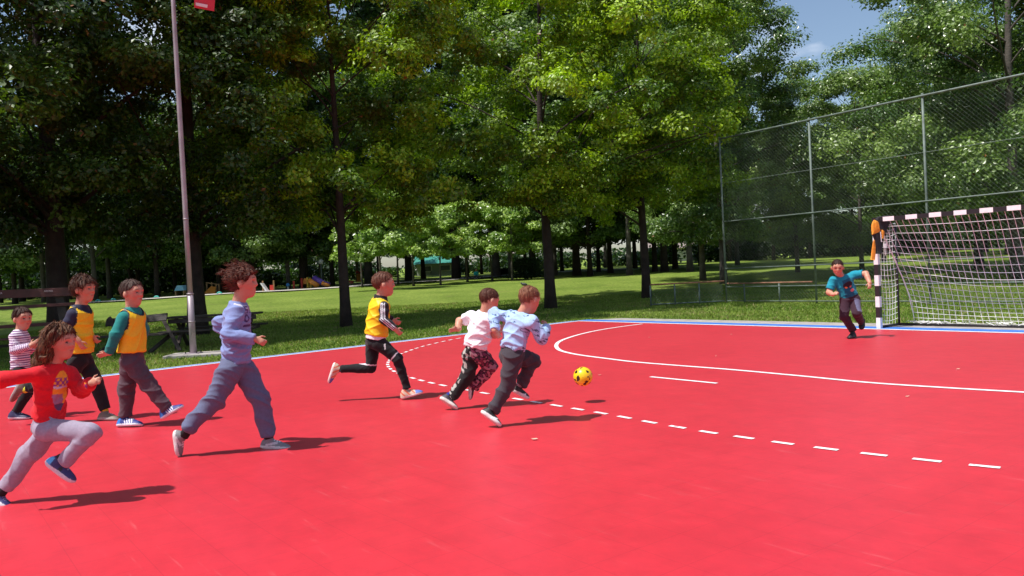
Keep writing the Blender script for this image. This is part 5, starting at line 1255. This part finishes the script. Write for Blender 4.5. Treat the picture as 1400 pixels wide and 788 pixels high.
# ---- G: boy in a white tee
D = gD(617, 560)
def paintGt(V, c, x):
    P = x['P']; t, dR = segt(V, P['hpR'], P['knR']); t2, dR2 = segt(V, P['knR'], P['anR']); t3, dL = segt(V, P['hpL'], P['knL']); t4, dL2 = segt(V, P['knL'], P['anL'])
    g = np.random.default_rng(2); pat = sum(np.sin(V@(nrm(g.normal(0, 1, 3))*g.uniform(70, 190))+g.uniform(0, 6)) for _ in range(8))/3.0
    R_ = np.minimum(dR, dR2) < np.minimum(dL, dL2)
    c[R_] = (.022, .010, .016); c[R_ & (pat > .35)] = (.33, .15, .19); c[R_ & (pat < -.4)] = (.16, .03, .07)
    n_ = x['N']; strip_ = ~R_ & (n_[:, 0] < -.35); c[strip_ & (pat > .1)] = (.38, .38, .35)
    return c
person('boy in a white tee and dark camouflage trousers, running with his back turned', D,
  dict(head=(669, 411, .0), neck=(662, 429), shL=(646, 434, .07), shR=(675, 436, -.07), elL=(628, 439, .10), wrL=(626, 450, .0), hdL=(613, 452, -.03),
       elR=(676, 458, -.02), wrR=(689, 446, .10), hdR=(694, 438, .13), hip=(650, 480), hem=(650, 475), hpL=(644, 484, .02), hpR=(655, 484, -.01),
       knL=(641, 512, .03), anL=(617, 544, .0), heelL=(601, 546, -.02), toeL=(624, 561, -.04), knR=(671, 501, .04), anR=(647, 530, .1), heelR=(640, 522, .1), toeR=(641, 546, .1)),
  dict(chest=(18, 13), waist=(17, 14), arm=(6.5, 5.5, 4), slv=(8, 7.5, 6), leg=(14, 11.5, 8.5), head=33, hand=16, shoe=12, drop=12),
  dict(face=(.80, .45, -.32), up=(.1, .1, 1), hair=(.085, .036, .022), tip=(.15, .07, .045), vol=.025, rough=.4, line=.10, nape=-.22,
       shirt=dict(col=(.80, .76, .80), sleeve=.40, amp=.011, seed=12), trousers=dict(col=(.014, .013, .014), paint=paintGt, amp=.008),
       shoe=dict(up=(.05, .045, .06), sole=(.62, .6, .55), sz=.024, acc=(lambda x, y, z: (np.abs(z-.12) < .05) & (x > .25) & (x < .8), (.55, .12, .08)), lace=(.4, .1, .08)), sock=(.01, .03, .25),
       thumbL=(.3, -.5, 1), backL=(0, .2, 1), curlL=.4))

# ---- H: boy in light blue, on the ball
D = gD(676, 582)
def paintH(V, c, x):
    g = np.random.default_rng(8); ax = x['ax']; lat = x['lat']; mk = np.zeros(len(V), bool)
    for i in range(42):
        q = V[g.integers(len(V))]; ang = g.uniform(-.5, .5)-.35; d_ = lat*math.cos(ang)+ax*math.sin(ang); e_ = -lat*math.sin(ang)+ax*math.cos(ang)
        r = V-q; u = r@d_; v = r@e_; near = np.linalg.norm(r, axis=1) < .05; L_ = g.uniform(.018, .034)
        mk |= near & (np.abs(u) < L_) & (np.abs(v-.008*np.sin(u*90)) < .0024)
        mk |= near & (np.abs(u-L_*.3) < .006) & (v > 0) & (v < .013)
    c[mk] = (.06, .09, .17); return c
person('boy in a light blue shirt with dark squiggles, nearest to the ball', D,
  dict(head=(724, 410), neck=(712, 430), shL=(698, 434, .05), shR=(727, 441, -.09), elL=(676, 430, .08), wrL=(676, 452, -.02), hdL=(684, 463, -.03),
       elR=(741, 462, -.08), wrR=(747, 447, .03), hdR=(745, 438, .07), hip=(699, 482), hem=(700, 476), hpL=(697, 487, .03), hpR=(702, 487, -.03),
       knL=(728, 493, .12), anL=(712, 526, .14), heelL=(698, 534, .14), toeL=(722, 546, .16), knR=(694, 525, -.04), anR=(674, 562, -.06), heelR=(657, 565, -.07), toeR=(683, 584, -.10)),
  dict(chest=(20, 14), waist=(18.5, 15), arm=(7, 6, 4.4), slv=(9, 8.5, 6.5), leg=(16.5, 12.5, 9.5), head=37, hand=17, shoe=14, drop=13),
  dict(face=(.70, .66, -.25), up=(.1, .1, 1), hair=(.20, .095, .055), tip=(.33, .17, .10), vol=.03, rough=.5, line=.10, nape=-.22,
       shirt=dict(col=(.36, .52, .78), paint=paintH, amp=.010, seed=22), trousers=dict(col=(.050, .042, .052), amp=.010),
       shoe=dict(up=(.018, .018, .02), sole=(.70, .68, .66), sz=.024, lace=(.02, .02, .02), acc=(lambda x, y, z: (np.abs(z-.10-.5*np.square(np.clip(x-.25, 0, 1))) < .03) & (x > .25) & (x < .75) & (np.abs(y) > .2), (.75, .75, .75))), sock=(.3, .3, .32),
       thumbL=(1, 0, 0), backL=(0, -1, 0), curlL=.8, thumbR=(-.5, -.3, .5), backR=(.6, -.6, 0), curlR=1.4))

# ---- I: the keeper
D = gD(1163, 462.5)
def paintI(V, c, x):
    ax = x['ax']; lat = x['lat']; u = (V-x['chest'])@lat; z = (V-x['chest'])@ax; fr = x['N'][:, 1] < -.1
    c[fr & (np.abs(u) < .065) & (z < .05)] = (.01, .10, .17)
    c[fr & (np.hypot(u/.075, (z+.03)/.04) < 1)] = (.025, .012, .02)
    c[fr & (np.hypot((u-.035)/.02, (z+.075-u*.4)/.012) < 1)] = (.7, .22, .06); c[fr & (np.hypot((u+.03)/.018, (z+.075+u*.2)/.010) < 1)] = (.65, .12, .10)
    c[fr & (np.hypot((u+.045)/.03, (z+.125)/.022) < 1)] = (.62, .16, .18); return c
def paintIt(V, c, x):
    P = x['P']; t, d = segt(V, P['hpL'], P['knL']); c[(t > .2) & (t < 1.05) & (d < .10) & (V[:, 0] > P['hpL'][0]-.045)] = (.12, .12, .20); return c
person('goalkeeper boy in a teal tee with a dark print, running out from the goal', D,
  dict(head=(1145, 366, -.09), neck=(1151, 379, -.02), shR=(1139, 384, -.03), shL=(1168, 376, .03), elR=(1133, 400, -.04), wrR=(1139, 403, -.18), hdR=(1143, 401, -.24),
       elL=(1184, 374, -.08), wrL=(1189, 387, -.2), hdL=(1189, 394, -.24), hip=(1161, 407), hem=(1161, 405), hpR=(1156, 409, 0), hpL=(1168, 409, 0),
       knR=(1154, 432, -.08), anR=(1166, 452, .02), heelR=(1169, 461, .04), toeR=(1161, 463.5, -.12), knL=(1171, 428, -.14), anL=(1177, 440, .10), heelL=(1180, 437, .18), toeL=(1178, 451, .10)),
  dict(chest=(13.5, 9), waist=(13, 10), arm=(4.6, 3.9, 2.8), slv=(6, 5.4, 4), leg=(9.5, 7.5, 5.5), head=22.5, hand=11, shoe=8, drop=8),
  dict(face=(-.30, -.93, -.22), up=(0, -.1, 1), hair=(.035, .018, .014), tip=(.07, .04, .03), vol=.01, rough=.4, line=.12, nape=-.2,
       shirt=dict(col=(.01, .25, .34), sleeve=.46, amp=.006, paint=paintI), trousers=dict(col=(.040, .016, .028), amp=.008, paint=paintIt),
       shoe=dict(up=(.014, .013, .016), sole=(.02, .02, .022), lace=(.03, .03, .03), sz=.016), thumbR=(.5, 0, 1), thumbL=(-1, 0, 0), backL=(0, 0, 1)), h_=.0065)

# ---- someone far off by the path
pf = place(651, 381.5); D = float(pf[1]); zf = 0
def far_person():
    D_ = D; J = dict(head=(651, 369.5), neck=(651, 371.6), shR=(648.8, 372.6, 0), shL=(653.2, 372.6, 0), elR=(648.2, 375, 0), wrR=(649, 377, -.2), hdR=(649.5, 378, -.3), elL=(653.8, 375, 0), wrL=(653, 377, -.2), hdL=(652.5, 378, -.3),
      hip=(651, 377.6), hem=(651, 377.3), hpR=(650, 378, 0), hpL=(652, 378, 0), knR=(649.5, 378, -.4), anR=(649.5, 381.2, -.42), knL=(652.5, 378, -.4), anL=(652.5, 381.2, -.42),
      heelR=(649.5, 381.6, -.38), toeR=(649.5, 381.7, -.6), heelL=(652.5, 381.6, -.38), toeL=(652.5, 381.7, -.6))
    r, _ = person('far person in a turquoise top sitting by the footpath', D_, J, dict(chest=(2.4, 1.6), waist=(2.2, 1.8), arm=(.9, .75, .55), slv=(1.1, 1, .8), leg=(1.6, 1.3, 1), head=3.6, hand=2.6, shoe=1.6, drop=2),
      dict(face=(0, -1, 0), hair=(.04, .02, .015), shirt=dict(col=(.02, .38, .40), amp=.004), trousers=dict(col=(.06, .06, .08)), shoe=dict(up=(.2, .2, .2), sole=(.5, .5, .5))), h_=.016, group=None)
    b = base_of(r)
    m = MB(); p = np.array([pf[0], pf[1]+.1, pf[2]]); top = float(at(651, 378.6, D)[2]); m.box([p[0], p[1], top-.02], (1.0, .4, .05))
    for x in (-.4, .4): m.box([p[0]+x, p[1], (p[2]+top)/2-.03], (.06, .35, top-p[2]-.05))
    single('path_bench', m, GREYW, 'low bench under the far person by the footpath', 'bench', p)
far_person()

# ================================================================== BALL AND SMALL THINGS
Dg = float(ground(809, 545)[1])
Db = Dg-.22; bc = at(797, 515, Db); br = 13.2*Db/F
def ball_mat():
    m, nt, b, N, L = new_mat('yellow_ball')
    tc = N.new('ShaderNodeTexCoord'); n1 = N.new('ShaderNodeTexVoronoi'); n1.inputs['Scale'].default_value = 20; n1.inputs['Randomness'].default_value = .9
    n2 = N.new('ShaderNodeTexNoise'); n2.inputs['Scale'].default_value = 45; mv = N.new('ShaderNodeVectorMath'); mv.operation = 'MULTIPLY_ADD'
    L.new(tc.outputs['Object'], n2.inputs['Vector']); L.new(n2.outputs['Color'], mv.inputs[0]); mv.inputs[1].default_value = (.035, .035, .035); L.new(tc.outputs['Object'], mv.inputs[2])
    L.new(mv.outputs[0], n1.inputs['Vector'])
    r = N.new('ShaderNodeValToRGB'); r.color_ramp.interpolation = 'LINEAR'; e = r.color_ramp.elements; e[0].position = .36; e[0].color = (.03, .012, .006, 1); e[1].position = .39; e[1].color = (.86, .60, .01, 1)
    L.new(n1.outputs['Distance'], r.inputs[0]); L.new(r.outputs[0], b.inputs['Base Color']); b.inputs['Roughness'].default_value = .32; b.inputs['Coat Weight'].default_value = .2
    return m
m = MB(); m.sphere((0, 0, 0), br, 32, 20); o = build('football', m, ball_mat(), None, True); o.location = tuple(bc); o.rotation_euler = (1.9, .2, 2.1)
tag(o, 'yellow football with dark patches in the air over the court', 'ball')

LEAFM = mat('dry_leaf', (.62, .40, .30), .8, var=.4, scale=30)
g = np.random.default_rng(77)
for i, (px, py) in enumerate([(731, 602), (1241, 543.5), (888, 462), (979, 488), (1000, 458), (820, 514), (1310, 506)]):
    p = ground(px, py); r = g.uniform(.012, .022)*(1.4 if i == 0 else 1); m = MB(); a = g.uniform(0, 6.28); pts = [(math.cos(a+t)*r*(1 if k_ % 2 else .55), math.sin(a+t)*r*.6, .006+.006*g.random()) for k_, t in enumerate(np.linspace(0, 2*math.pi, 8, endpoint=False))]
    m.prism([p+np.array(q) for q in pts], (0, 0, .003)); single('fallen_leaf', m, LEAFM, 'small dry scrap of leaf lying on the red court', 'leaf', p, 'scraps of dry leaf on the court')
